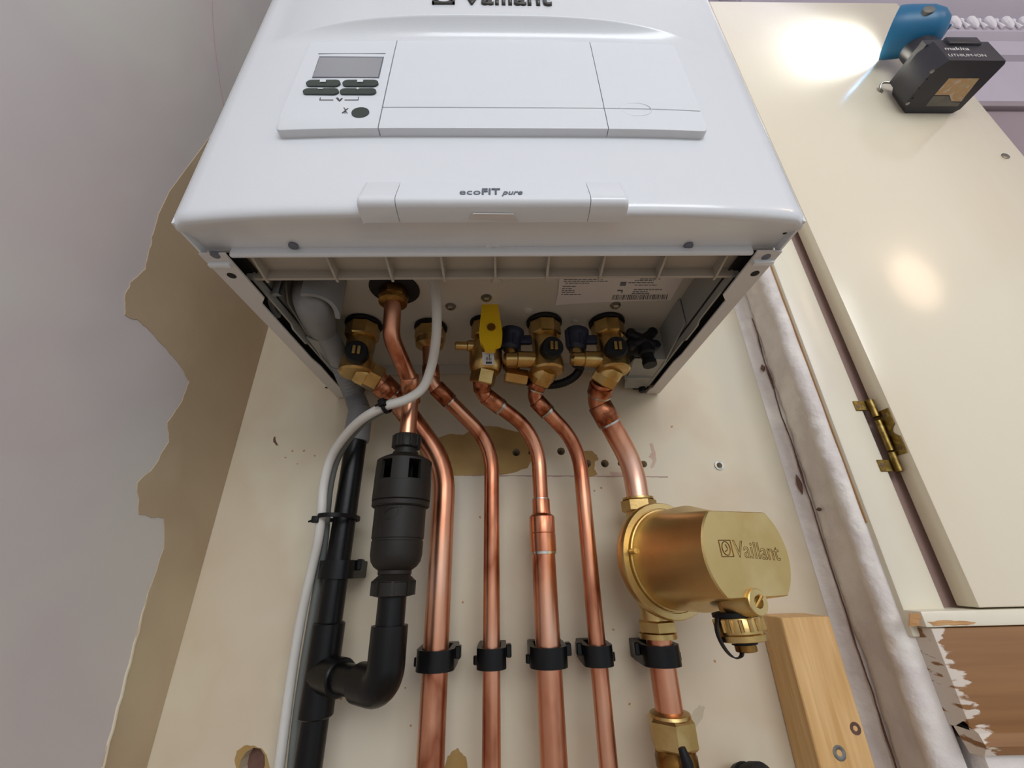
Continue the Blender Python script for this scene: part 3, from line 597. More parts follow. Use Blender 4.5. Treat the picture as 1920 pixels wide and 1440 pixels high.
# ================================================================== valves under the boiler
ZP = .0425
def xyv(px, py): c = AZ(px, py, ZP); return c.x, c.y
def ring(bm, o, ax, r_out, r_in, h, seg=28): lathe(bm, o, ax, [(r_in,0),(r_out,0),(r_out,h),(r_in,h),(r_in,0)], seg, cap=False)
def isolator(x, y, label, cap_at, out, branch=False, group='brass isolating valves'):
    t = thing('isolating_valve', label, 'valve', (x, y, -.02))
    b = B(); lathe(b, (x, y, ZP), (0,0,-1), [(.0178,0),(.0186,.001),(.0186,.003),(.0170,.0042)], 32); obj('gasket', b, 'rubber', t)
    b = B(); hexnut(b, (x, y, ZP-.004), (x, y, ZP-.0195), .0168, .3, 8); obj('union_nut', b, 'brass', t, smooth=25)
    b = B(); lathe(b, (x, y, ZP-.019), (0,0,-1), [(.0128,0),(.0128,.004),(.0140,.006),(.0132,.020),(.0150,.024),(.0168,.030),(.0168,.0385),(.0150,.0405),(.0030,.0408)], 32)
    box(b, x-.0006, x+.0006, y-.0172, y-.012, ZP-.058, ZP-.034)
    bd = obj('valve_body', b, 'brass', t)
    b = B(); tip = AY(*cap_at, y-.0285); s0 = Vector((x, y, tip.z+.004)); ax = (tip-s0).normalized(); s0 = tip-ax*.0165
    lathe(b, s0, ax, [(.0100,0),(.0108,.003),(.0104,.0125),(.0092,.0138),(.0040,.0138)], 24); sp = obj('spindle_cap', b, 'rubber', t)
    b = B(); e_ = s0+ax*.0137; box(b, -.0036, -.0006, -.0034, .0, -.0040, .0040, .0004, 1, Matrix.Translation(e_) @ ax.to_track_quat('-Y', 'Z').to_matrix().to_4x4()); box(b, .0006, .0036, -.0034, .0, -.0040, .0040, .0004, 1, Matrix.Translation(e_) @ ax.to_track_quat('-Y', 'Z').to_matrix().to_4x4()); obj('spindle', b, 'brass', sp)
    o0 = Vector((x, y+.003, ZP-.052)); d = (Vector(out)-o0).normalized(); L = (Vector(out)-o0).length
    b = B(); lathe(b, o0, d, [(.0125,0),(.0135,.004),(.0135,.010)], 28); hexnut(b, o0+d*.009, o0+d*(L-.002), .0142, .2, 6); obj('outlet_nut', b, 'brass', t, smooth=25)
    if branch:
        bz = ZP-.0475; bx = x-.0135
        b = B(); cyl(b, (x-.012, y-.004, bz), (x-.030, y-.006, bz), .0082, 24, bev=.0008); lathe(b, (x-.028, y-.006, bz), (-1,0,0), [(.0062,0),(.0072,.003),(.0072,.012),(.005,.015)], 20)
        cyl(b, (x-.036, y-.006, bz), (x-.036, y-.006, bz+.012), .0058, 18); br = obj('side_branch', b, 'brass', t)
        b = B(); lathe(b, (x-.036, y-.006, bz+.010), (.12,0,1), [(.0075,0),(.0100,.003),(.0104,.014),(.0118,.016),(.0118,.022),(.009,.0235)], 20)
        for k in range(4): a_ = k*PI/2+.4; box(b, x-.036+.0095*math.cos(a_)-.002, x-.036+.0095*math.cos(a_)+.002, y-.006+.0095*math.sin(a_)-.002, y-.006+.0095*math.sin(a_)+.002, bz+.012, bz+.031, .0006, 1)
        box(b, x-.030, x-.014, y-.010, y-.004, bz+.016, bz+.026, .002, 2); obj('branch_cap', b, 'navy', t)
    return t
v1 = xyv(683, 606); v4 = xyv(1020, 603); v5 = xyv(1137, 603)
o1 = AY(716, 716, -.082); o4 = AY(1008, 717, -.080); o5 = AY(1126, 722, -.080)
isolator(*v1, 'brass isolating valve with black spindle cap beside the grey condensate hose', (668,655), o1)
isolator(*v4, 'brass isolating valve with side branch between gas valve and rightmost valve', (1039,647), o4, True)
isolator(*v5, 'rightmost brass isolating valve above the filter pipe, beside the black drain tap', (1159,647), o5, True)

# hot water union
hx, hy = xyv(808, 612)
t = thing('pipe_union', 'short brass union nut behind the white cable', 'union', (hx, hy, .02))
b = B(); lathe(b, (hx, hy, ZP), (0,0,-1), [(.0160,0),(.0172,.001),(.0172,.003),(.015,.004)], 28); obj('gasket', b, 'rubber', t)
b = B(); hexnut(b, (hx, hy, ZP-.004), (hx, hy, ZP-.018), .0158, .5, 8); lathe(b, (hx, hy, ZP-.018), (0,0,-1), [(.0150,0),(.0140,.006),(.0088,.009)], 28); obj('union_nut', b, 'brass', t, smooth=25)

# discharge opening
dx_, dy_ = xyv(740, 541)
t = thing('discharge_connector', 'brass discharge connector in a round black opening of the base plate', 'connector', (dx_, dy_, .02))
b = B(); lathe(b, (dx_, dy_, ZP), (0,0,-1), [(.0225,0),(.0225,.0012),(.0212,.0016)], 32); obj('opening', b, 'hole', t)
b = B(); hexnut(b, (dx_, dy_, ZP-.0015), (dx_, dy_, ZP-.012), .0132, .2, 6); lathe(b, (dx_, dy_, ZP-.012), (0,0,-1), [(.0125,0),(.0125,.004),(.0086,.0055)], 24); obj('connector_nut', b, 'brass_dark', t, smooth=25)

# gas valve with yellow lever
gx, gy = xyv(905, 590)[0], -.098
t = thing('gas_valve', 'brass gas valve with a yellow lever handle', 'valve', (gx, gy, -.01))
b = B(); lathe(b, (gx, gy, ZP), (0,0,-1), [(.0130,0),(.0138,.001),(.0138,.003)], 24); obj('gasket', b, 'rubber', t)
b = B(); hexnut(b, (gx, gy, ZP-.003), (gx, gy, ZP-.020), .0122, .1, 8)
lathe(b, (gx+.003, gy, ZP-.020), (0,0,-1), [(.0105,0),(.0120,.006),(.0158,.012),(.0165,.020),(.0165,.030),(.0150,.037),(.0125,.040)], 32)
gb = obj('valve_body', b, 'brass', t)
b = B(); hexnut(b, (gx+.002, gy, ZP-.056), (gx-.001, gy+.004, ZP-.070), .0128, .3, 6); obj('outlet_nut', b, 'brass', t, smooth=25)
n0 = AY(885, 649, -.104); n1 = AY(853, 648, -.106)
b = B(); lathe(b, n0, n1-n0, [(.0058,-.004),(.0058,.004),(.0042,.005),(.0042,(n1-n0).length-.001),(.0034,(n1-n0).length)], 18); obj('test_nipple', b, 'brass', t)
lv = [(904,567),(907,565),(930,565),(933,567),(942,622),(941,638),(938,646),(930,649),(928,656),(909,656),(906,648),(900,641),(898,624)]
b = B(); prism(b, [AY(px, py, -.128) for px, py in lv], (0,.006,0)); bmesh.ops.bevel(b, geom=[e for e in b.edges if len(e.link_faces) == 2 and e.calc_face_angle() > .6], offset=.0012, segments=2, affect='EDGES'); ly = obj('lever', b, 'yellow', t, smooth=35); ly['label'] = 'yellow lever handle'
c = AY(921, 613, -.129); b = B(); lathe(b, c, (0,-1,0), [(.0040,-.002),(.0040,.0006),(.0016,.0012)], 12); obj('lever_screw', b, 'brass_dark', ly)
b = B(); cyl(b, (gx+.006, -.121, c.z), (gx+.006, gy-.006, c.z), .0055, 18); obj('spindle', b, 'brass_dark', t)
b = B(); tp = [AY(905,684,-.1165), AY(904,660,-.1165), AY(926,660,-.1165), AY(927,684,-.1165)]; prism(b, tp, (0,.0003,0)); tg = obj('sticker', b, 'paper', t, smooth=0)
b = B()
for q_ in ([(911,682),(911,678),(922,678),(922,682)], [(911,676),(911,670),(912.3,670),(912.3,676)], [(914,676),(914,669),(915.3,669),(915.3,676)], [(917,676),(917,664),(918.3,664),(918.3,676)], [(920,676),(920,671),(921.3,671),(921.3,676)]): prism(b, [AY(px, py, -.1166) for px, py in q_], (0,-.0001,0))
obj('fine_print', b, 'ink', tg, smooth=0)

# black drain tap
c = AY(1204, 645, -.098)
t = thing('drain_tap', 'small black plastic drain tap beside the rightmost brass valve', 'tap', c)
b = B(); lathe(b, c+Vector((-.004,.010,.004)), (.25,-.8,-.3), [(.0080,-.006),(.0110,0),(.0115,.010),(.0095,.014),(.004,.015)], 20); obj('tap_body', b, 'rubber', t)
b = B(); lathe(b, c+Vector((.002,0,-.002)), (.05,-.1,-1), [(.0085,0),(.0080,.010),(.0062,.012),(.0062,.018),(.0070,.019),(.0068,.024)], 18); obj('spout', b, 'rubber', t)
for k, a_ in enumerate((.75, 2.5, 3.7, 5.6)):
    b = B(); e = c+Vector((.0145*math.cos(a_), -.004, .0115*math.sin(a_)+.003)); tube(b, [c+Vector((0,-.003,.002)), e], [.0062,.0046], 12); lathe(b, e+Vector((0,.004,0)), (0,-1,0), [(.0036,0),(.0050,.001),(.0050,.007),(.0036,.008)], 12); obj('tap_wing', b, 'rubber', t)

# braided filling loop and its brass end
fz = ZP-.0475
pa = Vector((v5[0]-.038, v5[1]-.004, fz-.004)); pb = AY(962, 700, -.088)
t = thing('filling_loop', 'dark braided filling hose looping behind the two right brass valves', 'hose', pb)
pth = spline([pa, AY(1088,688,-.085), AY(1078,705,-.078), AY(1055,718,-.072), AY(1025,722,-.068), AY(990,716,-.072), AY(968,708,-.080)], 10)
b = B(); tube(b, pth, [.0042+.0003*(i % 2) for i in range(len(pth))], 14); obj('hose', b, 'rubber', t)
b = B(); lathe(b, AY(958,680,-.094), (0,.1,-1), [(.0075,-.004),(.0085,0),(.0085,.006),(.0066,.008)], 18); obj('elbow', b, 'brass_dark', t)
b = B(); e0 = AY(966,704,-.090); hexnut(b, e0+Vector((-.010,0,.001)), e0+Vector((.012,.003,-.002)), .0085, .2, 6); obj('end_nut', b, 'brass', t, smooth=25)

# ================================================================== copper pipes
def pipe(label, pts, rads, r, extra=(), top='copper', name='copper_pipe', n=8):
    t = thing(name, label, 'pipe', pts[-1])
    b = B(); tube(b, fillet(pts, rads, n), r, 24); obj('tube', b, top, t, smooth=60)
    for kind, p0, p1, rr, mt_ in extra:
        b = B()
        if kind == 'sleeve': tube(b, [p0, Vector(p0).lerp(p1,.03), Vector(p0).lerp(p1,.97), p1], [rr*.94, rr, rr, rr*.94], 24)
        else: ring(b, p0, Vector(p1)-Vector(p0), rr, rr*.8, (Vector(p1)-Vector(p0)).length, 24)
        obj({'sleeve':'fitting','ring':'solder_ring'}[kind], b, mt_, t, smooth=60)
    return t
ZB = -.46
R22, R15 = .011, .0075
YP = -.040
def sl(a, b_, s, e): a, b_ = Vector(a), Vector(b_); d = (b_-a).normalized(); return a+d*s, a+d*e
# 22 mm flow pipe
q0 = o1-(o1-Vector((v1[0], v1[1]+.003, ZP-.052))).normalized()*.006; q1 = AY(738, 742, -.070); q2 = AY(836, 872, YP); q3 = Vector((-.0562, YP, ZB))
q2 = Vector((-.0562, YP, q2.z))
pipe('thick copper pipe curving from the leftmost brass valve, behind the black tundish', [q0, q1, q2, q3], [.018, .075], R22,
     [('sleeve', *sl(q0, q1, .006, .022), .0124, 'copper_dark'), ('ring', *sl(q0, q1, .0215, .0228), .0126, 'solder')])
# 15 mm hot water pipe
h0 = Vector((hx, hy, ZP-.024)); h1 = AY(812, 716, -.088); h1 = Vector((hx+.004, hy+.004, h1.z)); h2 = AY(925, 832, YP); h2 = Vector((-.0085, YP, h2.z)); h3 = Vector((-.0085, YP, ZB))
d1 = (h2-h1).normalized()
pipe('thin copper pipe from the brass union, second wall pipe from the left', [h0, h1, h2, h3], [.016, .055], R15,
     [('sleeve', h1+d1*.006, h1+d1*.026, .0087, 'copper_dark'), ('sleeve', h1-(h1-h0).normalized()*.018, h1-(h1-h0).normalized()*.004, .0087, 'copper_dark'), ('ring', h1+d1*.0255, h1+d1*.0268, .0088, 'solder')])
# gas pipe with reducer
g0 = Vector((gx-.001, gy+.004, ZP-.069)); g1 = AY(905, 738, -.086); g2 = AY(1008, 815, YP); g3 = AY(1014, 935, YP); xg = AY(1022, 1100, YP).x
g2 = Vector((xg, YP, g2.z)); gR = AY(1014, 937, YP).z; g4 = Vector((xg, YP, gR-.01))
d2 = (g2-g1).normalized()
t = pipe('copper gas pipe from the yellow lever valve, stepping up to a thick tube below', [g0, g1, g2, g4], [.014, .05], R15,
     [('sleeve', g1-(g1-g0).normalized()*.016, g1-(g1-g0).normalized()*.003, .0087, 'copper_dark'), ('sleeve', g1+d2*.004, g1+d2*.022, .0086, 'copper_dark'), ('ring', g1+d2*.0216, g1+d2*.0245, .0088, 'solder')])
zA, zB_, zC, zD, zE = [AY(1018, r_, YP).z for r_ in (936, 962, 968, 1000, 1034)]
b = B(); lathe(b, (xg, YP, zA), (0,0,-1), [(.0080,0),(.0087,.0006),(.0087,zA-zB_-.001),(.0092,zA-zB_+.001),(.0120,zA-zC),(.0124,zA-zC+.001),(.0124,zA-zD-.0004),(.0121,zA-zD),(.0124,zA-zD+.0004),(.0124,zA-zE),(.0115,zA-zE+.0006)], 28); obj('reducer', b, 'copper', t)
b = B(); ring(b, (xg, YP, zE), (0,0,-1), .0121, .0108, .0024); obj('solder_ring', b, 'solder', t)
b = B(); ring(b, (xg, YP, zA+.0006), (0,0,-1), .0085, .0070, .0012); obj('solder_ring', b, 'solder', t)
b = B(); tube(b, [(xg, YP, zE+.004), (xg, YP, ZB)], R22, 28); obj('thick_tube', b, 'copper', t, smooth=60)
# cold pipe
c0 = o4-(o4-Vector((v4[0], v4[1]+.003, ZP-.052))).normalized()*.004; c1 = AY(1000, 745, -.072); c2 = AY(1078, 835, YP); xc_ = .0832; c2 = Vector((xc_, YP, c2.z)); d3 = (c2-c1).normalized()
pipe('thin copper pipe just left of the brass filter', [c0, c1, c2, Vector((xc_, YP, ZB))], [.013, .055], R15,
     [('sleeve', *sl(c0, c1, .002, .012), .0087, 'copper_dark'), ('sleeve', c1+d3*.004, c1+d3*.020, .0086, 'copper_dark'), ('ring', c1+d3*.0196, c1+d3*.0222, .0088, 'solder'), ('ring', *sl(c0, c1, .0115, .0127), .0088, 'solder')])
# return pipe down to the filter
xr = .1376; FZT = AY(1196, 945, YP).z
r0 = o5-(o5-Vector((v5[0], v5[1]+.003, ZP-.052))).normalized()*.004; r1 = AY(1120, 752, -.062); r2 = AY(1185, 872, YP); r2 = Vector((xr, YP, r2.z)); d4 = (r2-r1).normalized()
pipe('thick copper pipe from the rightmost brass valve into the top of the filter', [r0, r1, r2, Vector((xr, YP, FZT-.006))], [.016, .07], R22,
     [('sleeve', *sl(r0, r1, .004, .014), .0126, 'copper_dark'), ('ring', *sl(r0, r1, .0135, .0155), .0128, 'solder'), ('sleeve', r1+d4*.004, r1+d4*.026, .0124, 'copper_dark'), ('ring', r1+d4*.0255, r1+d4*.0275, .0122, 'solder')])
FZB = AY(1235, 1196, YP).z; LZ = AY(1258, 1345, YP).z
t = thing('copper_pipe', 'short copper pipe under the brass filter', 'pipe', (xr, YP, LZ)); b = B(); tube(b, [(xr, YP, FZB+.004), (xr, YP, LZ-.004)], R22, 28); obj('tube', b, 'copper', t, smooth=60)
# discharge pipe into the tundish
TX, TY = AY(764, 815, -.094).x, -.094
p0 = Vector((dx_, dy_, ZP-.015)); p1 = AY(733, 632, -.142); p2 = AY(768, 712, -.108); p3 = Vector((TX, TY, AY(768, 742, -.096).z)); p4 = Vector((TX, TY, AY(764, 835, TY).z)); 
pipe('thin copper discharge pipe dropping into the black tundish', [p0, p1, p2, p3, p4], [.024, .03, .02], R15, [('sleeve', *sl(p2, p3, -.004, .012), .0086, 'copper_dark'), ('sleeve', *sl(p2, p3, .0135, .024), .0086, 'copper_dark')], n=10)

# ================================================================== tundish and black waste pipe
zt = [AY(762, r_, TY).z for r_ in (816, 840, 848, 855, 866, 906, 926, 940, 948, 1000, 1040, 1062, 1070)]
T = thing('tundish', 'black plastic tundish with open air slots in front of the pipes', 'tundish', (TX, TY, zt[-1]))
def lz(bm, x, y, z0, prof, seg=32): lathe(bm, (x, y, z0), (0,0,-1), [(r_, z0-z) for r_, z in prof], seg)
b = B(); lathe(b, (TX, TY, zt[0]), (0,0,-1), [(.0095,0),(.0118,.0008),(.0124,.002),(.0124,.012),(.0118,.0128)], 24)
for k in range(12):
    a_ = 2*PI*k/12; cyl(b, (TX+.0122*math.cos(a_), TY+.0122*math.sin(a_), zt[0]-.002), (TX+.0122*math.cos(a_), TY+.0122*math.sin(a_), zt[0]-.0118), .0011, 6)
obj('inlet_nut', b, 'blackm', T)
b = B(); lz(b, TX, TY, zt[0]-.012, [(.0096, zt[0]-.012), (.0096, zt[2]), (.0112, zt[2]-.0005), (.0112, zt[3])]); obj('inlet_neck', b, 'blackm', T)
b = B(); lz(b, TX, TY, zt[3]+.0008, [(.0120, zt[3]+.0008), (.0195, zt[3]-.003), (.0226, zt[3]-.0048), (.0238, zt[4]-.0004), (.0238, zt[4]-.0022), (.0205, zt[4]-.0024)]); obj('slotted_cap', b, 'blackm', T)
zs0, zs1 = zt[4]-.0018, AY(762, 906, TY).z
b = B(); cyl(b, (TX, TY, zs0+.001), (TX, TY, zs1-.001), .0085, 20); obj('inner_spout', b, 'black', T)
b = B(); lathe(b, (TX, TY+.001, zs0), (0,0,-1), [(.0195,0),(.0195,zs0-zs1)], 24, cap=False); 
for f in [f for f in b.faces if f.calc_center_median().y < TY+.004]: b.faces.remove(f)
obj('inner_wall', b, 'rubber', T)
for k in range(6):
    a0 = math.radians(-90-16+60*k+4); P_ = []
    for j in range(7):
        a_ = a0+math.radians(34)*j/6; P_.append([Vector((TX+r_*math.cos(a_), TY+r_*math.sin(a_), z_)) for r_, z_ in ((.0208,zs0+.0005),(.0238,zs0+.0005),(.0242,zs1-.0005),(.0208,zs1-.0005),(.0208,zs0+.0005))])
    b = B(); V_ = grid(b, P_); b.faces.new(V_[0][:4]); b.faces.new(V_[-1][:4][::-1]); obj('pillar', b, 'blackm', T, smooth=40)
b = B(); lz(b, TX, TY, zs1+.001, [(.0200, zs1+.001), (.0241, zs1+.0005), (.0243, zt[6]), (.0243, zt[7]), (.0232, zt[7]-.0006), (.0240, zt[7]-.0012), (.0240, zt[8]-.001), (.0228, zt[8]-.002), (.0215, zt[8]-.002)]); obj('slotted_base', b, 'blackm', T)
b = B(); lz(b, TX, TY, zt[8], [(.0212, zt[8]), (.0211, zt[9]-.004), (.0203, zt[9]-.0045), (.0203, zt[9]-.006), (.0208, zt[9]-.0065), (.0206, zt[10]), (.0196, zt[10]-.005), (.0170, zt[11]), (.0120, zt[11]-.0035), (.0112, zt[12]), (.0112, zt[12]-.004)]); cup = obj('funnel', b, 'blackm', T)
b = B(); c = Vector((TX-.003, TY-.0213, AY(748, 958, TY-.02).z)); tube(b, [c+Vector((.0065*math.cos(t_), .0005*abs(math.cos(t_)), .0060*math.sin(t_))) for t_ in [2*PI*k/20 for k in range(21)]], .0003, 5); tube(b, spline([c+Vector((-.005,0,-.001)), c+Vector((0,-.0002,.002)), c+Vector((.009,.001,.003))], 5), .0003, 5); obj('embossed_mark', b, 'blackm', cup)
zn = [AY(742, r_, TY).z for r_ in (1068, 1076, 1084, 1090, 1116, 1120)]
b = B(); lathe(b, (TX, TY, zn[0]), (0,0,-1), [(.0125,0),(.0132,.0006),(.0132,zn[0]-zn[1]),(.0124,zn[0]-zn[1]+.001),(.0160,zn[0]-zn[2]+.0012),(.0172,zn[0]-zn[2]+.002),(.0172,zn[0]-zn[3]),(.0162,zn[0]-zn[3]+.0005),(.0160,zn[0]-zn[4]),(.0120,zn[0]-zn[4]+.001)], 32)
for k in range(8):
    a_ = 2*PI*k/8+.2; box(b, -.0012, .0012, .0150, .0172, -(zn[3]-zn[4]), 0, 0, 1, Matrix.Translation((TX, TY, zn[3])) @ Matrix.Rotation(a_, 4, 'Z'))
obj('outlet_nut', b, 'blackm', T)

XW, YW = -.1515, -.038
zW0 = AY(663, 828, YW).z; ztee0, ztee1, ztc = AY(625, 1166, YW).z, AY(590, 1345, YW).z, AY(605, 1262, YW).z
WP = thing('waste_pipe', 'black vertical waste pipe with a tee at the left of the copper pipes', 'pipe', (XW, YW, ZB))
b = B(); cyl(b, (XW, YW, zW0+.004), (XW, YW, ZB), .01075, 28); obj('tube', b, 'black', WP)
b = B(); cyl(b, (XW, YW, ztee0), (XW, YW, ztee1), .0136, 28, bev=.0012)
te = Vector((TX-.012, TY+.010, AY(735, 1272, TY).z)); tdir = Vector((TX-XW, TY-YW, 0)).normalized(); tb = Vector((XW, YW, ztc))
cyl(b, tb, tb+tdir*.031, .0138, 28, bev=.0012); obj('tee', b, 'black', WP)
zel = ztc
EL = thing('waste_elbow', 'black plastic elbow carrying the tundish outlet into the waste tee', 'pipe elbow', (TX, TY, zel))
b = B(); cyl(b, (TX, TY, zn[4]+.002), (TX, TY, AY(735, 1180, TY).z), .01075, 28); obj('down_tube', b, 'black', EL)
zk = AY(735, 1172, TY).z; path = fillet([Vector((TX, TY, zk)), Vector((TX, TY, zel)), Vector((TX, TY, zel))-tdir*.030], [.013], 10)
b = B(); tube(b, path, .0136, 28); obj('elbow', b, 'black', EL, smooth=50)
b = B(); cyl(b, Vector((TX, TY, zel))-tdir*.027, tb+tdir*.027, .01075, 28); obj('link_tube', b, 'black', EL)

# condensate hose : dome, smooth tail, ribbed length, rubber connector
HO = thing('condensate_hose', 'grey ribbed condensate hose running into the black waste pipe', 'hose', (XW, YW, zW0))
k0 = Vector((tc_.x, tc_.y+.002, .036)); k1 = AZ(588, 572, .014); k2 = AY(603, 616, -.125); k3 = AY(640, 680, -.080); k4 = AY(662, 735, -.046); k5 = Vector((XW, YW, AY(662, 772, YW).z))
b = B(); pp_ = spline([k0, k0.lerp(k1, .5)+Vector((0,-.002,0)), k1, k2], 8); tube(b, pp_, [.0138+.0012*math.sin(min(1, i/(len(pp_)-1)*1.1)*PI) - (.0015 if i == len(pp_)-1 else 0) for i in range(len(pp_))], 28); obj('outlet_dome', b, 'greyplas', HO, smooth=60)
b = B(); pp_ = spline([k1.lerp(k2, .8), k2, k2.lerp(k3, .5)+Vector((.001,0,0)), k3], 8); tube(b, pp_, .0106, 24); obj('smooth_tail', b, 'greyplas', HO, smooth=60)
b = B(); pp_ = spline([k3.lerp(k2, .08), k3, k4, k5], 18); dense = []
for a_, c_ in zip(pp_, pp_[1:]): dense += [a_.lerp(c_, q/2) for q in range(2)]
tube(b, dense, [.0103+.0009*(i % 4 < 2) for i in range(len(dense))], 20); obj('ribbed_hose', b, 'greyplas', HO, smooth=0)
zc1 = AY(660, 765, YW).z
b = B(); lathe(b, (XW, YW, zc1), (0,0,-1), [(.0108,0),(.0122,.001),(.0128,.008),(.0132,zc1-zW0-.002),(.0126,zc1-zW0)], 28); obj('rubber_connector', b, 'greyplas', HO)

# cables and ties
cw = [(806,500,-.168),(815,540,-.165),(819,590,-.160),(817,640,-.150),(808,690,-.135),(792,728,-.126),(762,749,-.122),(722,762,-.118),(680,785,-.105),(645,820,-.085),(620,860,-.068),(607,910,-.060),(603,960,-.058),(597,1010,-.052),(584,1070,-.042),(566,1150,-.032),(549,1250,-.026),(535,1350,-.024),(522,1450,-.024),(512,1530,-.024)]
t = thing('white_cable', 'white electric cable looping from the boiler down the left side', 'cable', AY(512,1530,-.024)); b = B(); tube(b, spline([AY(*p) for p in cw], 6), .0042, 16); obj('sheath', b, 'cablew', t, smooth=60)
cg = [(733,762,-.108),(705,775,-.100),(675,797,-.088),(648,830,-.072),(628,868,-.058),(617,915,-.050),(612,960,-.046),(608,1010,-.042),(600,1070,-.034),(587,1150,-.026),(571,1250,-.022),(557,1350,-.020),(547,1450,-.020),(539,1530,-.020)]
t = thing('grey_cable', 'thinner grey cable alongside the white cable', 'cable', AY(535,1530,-.02)); b = B(); tube(b, spline([AY(*p) for p in cg], 6), .0040, 16); obj('sheath', b, 'cableg', t, smooth=60)
def tie(c, ax, r, label, tail, head):
    t = thing('cable_tie', label, 'cable tie', c); a_, u_, v_ = frame(ax)
    b = B(); P_ = []
    for k in range(25):
        an = 2*PI*k/24; d_ = u_*math.cos(an)*r[0]+v_*math.sin(an)*r[1]; d2_ = d_*1.12; P_.append([c+d_-a_*.0018, c+d2_-a_*.0018, c+d2_+a_*.0018, c+d_+a_*.0018, c+d_-a_*.0018])
    grid(b, P_); obj('strap', b, 'rubber', t, smooth=40)
    b = B(); box(b, -.0032, .0032, -.0028, .0028, -.0030, .0030, .0008, 2, Matrix.Translation(head) @ Vector(ax).to_track_quat('Z', 'X').to_matrix().to_4x4()); tube(b, [head, head+tail*.5, head+tail], [.0016,.0013,.0008], 6); obj('head', b, 'rubber', t)
ta = AY(724, 762, -.1175); tie(ta, AY(740,756,-.12)-AY(705,770,-.114), (.0058,.0058), 'black cable tie around the white cable near the copper pipes', Vector((-.006,0,-.003)), ta+Vector((-.002,-.0058,.001)))
tb_ = Vector((XW-.004, YW-.004, AY(640, 972, YW).z)); tie(tb_, (0,0,1), (.0235,.0165), 'black cable tie strapping both cables to the black waste pipe', Vector((-.006,-.001,-.002)), AY(592, 974, -.060))

# ================================================================== pipe clips
def clip(x, z, r, label, hs=1, y=YP, h=.0155):
    t = thing('pipe_clip', label, 'pipe clip', (x, -.001, z), 'pipe clips')
    ro, ri = r+.0052, r+.0006; prof = []
    outer = [Vector((x-ro, -.012, 0)), Vector((x-ro, y, 0))] + [Vector((x+ro*math.cos(a_), y+ro*.82*math.sin(a_), 0)) for a_ in [PI+PI*k/16 for k in range(1,16)]] + [Vector((x+ro, y, 0)), Vector((x+ro, -.012, 0))]
    inner = [Vector((x+ri, -.012, 0)), Vector((x+ri, y, 0))] + [Vector((x+ri*math.cos(a_), y+ri*math.sin(a_), 0)) for a_ in [-PI*k/16 for k in range(1,16)]] + [Vector((x-ri, y, 0)), Vector((x-ri, -.012, 0))]
    b = B(); prism(b, [p+Vector((0,0,z-h/2)) for p in outer+inner], (0,0,h)); obj('collar', b, 'black', t, smooth=40)
    b = B(); box(b, x-ro, x+ro, -.0125, -.0008, z-h/2, z+h/2, .0008, 1); obj('base', b, 'black', t)
    b = B(); box(b, x+hs*(ro+.0022)-.0024, x+hs*(ro+.0022)+.0024, y+.004, y+.013, z-.001, z+h/2+.001, .0008, 1); obj('latch', b, 'black', t)
    b = B(); cyl(b, (x-hs*(ro+.0006), y+.006, z-h/2+.002), (x-hs*(ro+.0006), y+.006, z+.001), .0026, 12, bev=.0005); obj('hinge_pin', b, 'black', t)
    b = B(); lathe(b, (x, -.0125, z), (0,-1,0), [(.0035,0),(.003,.0016)], 12); obj('screw', b, 'screw', t); return t
zcl = -.2605
clip(-.0562, zcl, R22, 'black clip on the thick copper pipe beside the tundish outlet')
clip(-.0085, zcl, R15, 'black clip on the second wall pipe from the left')
clip(xg, zcl, R22, 'black clip on the thick gas pipe, middle of the five clips')
clip(xc_, zcl, R15, 'black clip on the thin copper pipe left of the filter', -1)
clip(xr, zcl-.001, R22, 'black clip on the copper pipe under the brass filter', -1)
clip(XW, AY(630, 1068, YW).z, .01075, 'black clip on the black waste pipe', 1, YW)

# ================================================================== brass magnetic filter
FC0 = Vector((.1505, -.052, -.1862)); FC1 = Vector((.1800, -.138, -.1850)); fa = (FC1-FC0).normalized(); FL = (FC1-FC0).length
fz_ = Vector((0,0,1)); fx = fa.cross(fz_).normalized()*-1; fx = fz_.cross(fa).normalized()*-1 if fx.x < 0 else fx; fup = fx.cross(fa)
if fup.z < 0: fup = -fup
FI = thing('magnetic_filter', 'large brass boiler filter with round engraved front on the right pipe', 'filter', (xr, YP, -.24))
b = B(); lathe(b, FC0, -fa, [(.0460,-.004),(.0462,.0),(.0450,.007),(.0405,.016),(.030,.025),(.010,.030)], 40); bw = obj('bowl', b, 'filterbrass', FI)
b = B(); lathe(b, FC0, fa, [(.0460,-.004),(.0485,-.003),(.0490,.0),(.0490,.0045),(.0480,.0060),(.0436,.0062),(.0432,.0050),(.0426,.0050),(.0422,.0085),(.040,.009)], 48); obj('flange', b, 'filterbrass', FI)
# cylinder with flats above and below
def flatpt(r_, an, h, fl): 
    c_, s_ = math.cos(an)*r_, math.sin(an)*r_; s_ = max(-fl, min(fl, s_)); return FC0+fa*h+fx*c_+fup*s_
b = B(); P_ = []
for k in range(65):
    an = 2*PI*k/64; P_.append([flatpt(.0410, an, .004, .05), flatpt(.0408, an, FL*.45, .05), flatpt(.0406, an, FL*.70, .0325), flatpt(.0404, an, FL-.0012, .0290), flatpt(.0394, an, FL, .0282)])
V_ = grid(b, P_); b.faces.new([r_[-1] for r_ in V_[:-1]]); bmesh.ops.remove_doubles(b, verts=b.verts[:], dist=1e-6); fcyl = obj('housing', b, 'filterbrass', FI, smooth=28)
pl_ = Matrix.Identity(4)
for i in range(3): pl_[i][0], pl_[i][1], pl_[i][2], pl_[i][3] = fx[i], fup[i], fa[i], (FC1+fa*.0001)[i]
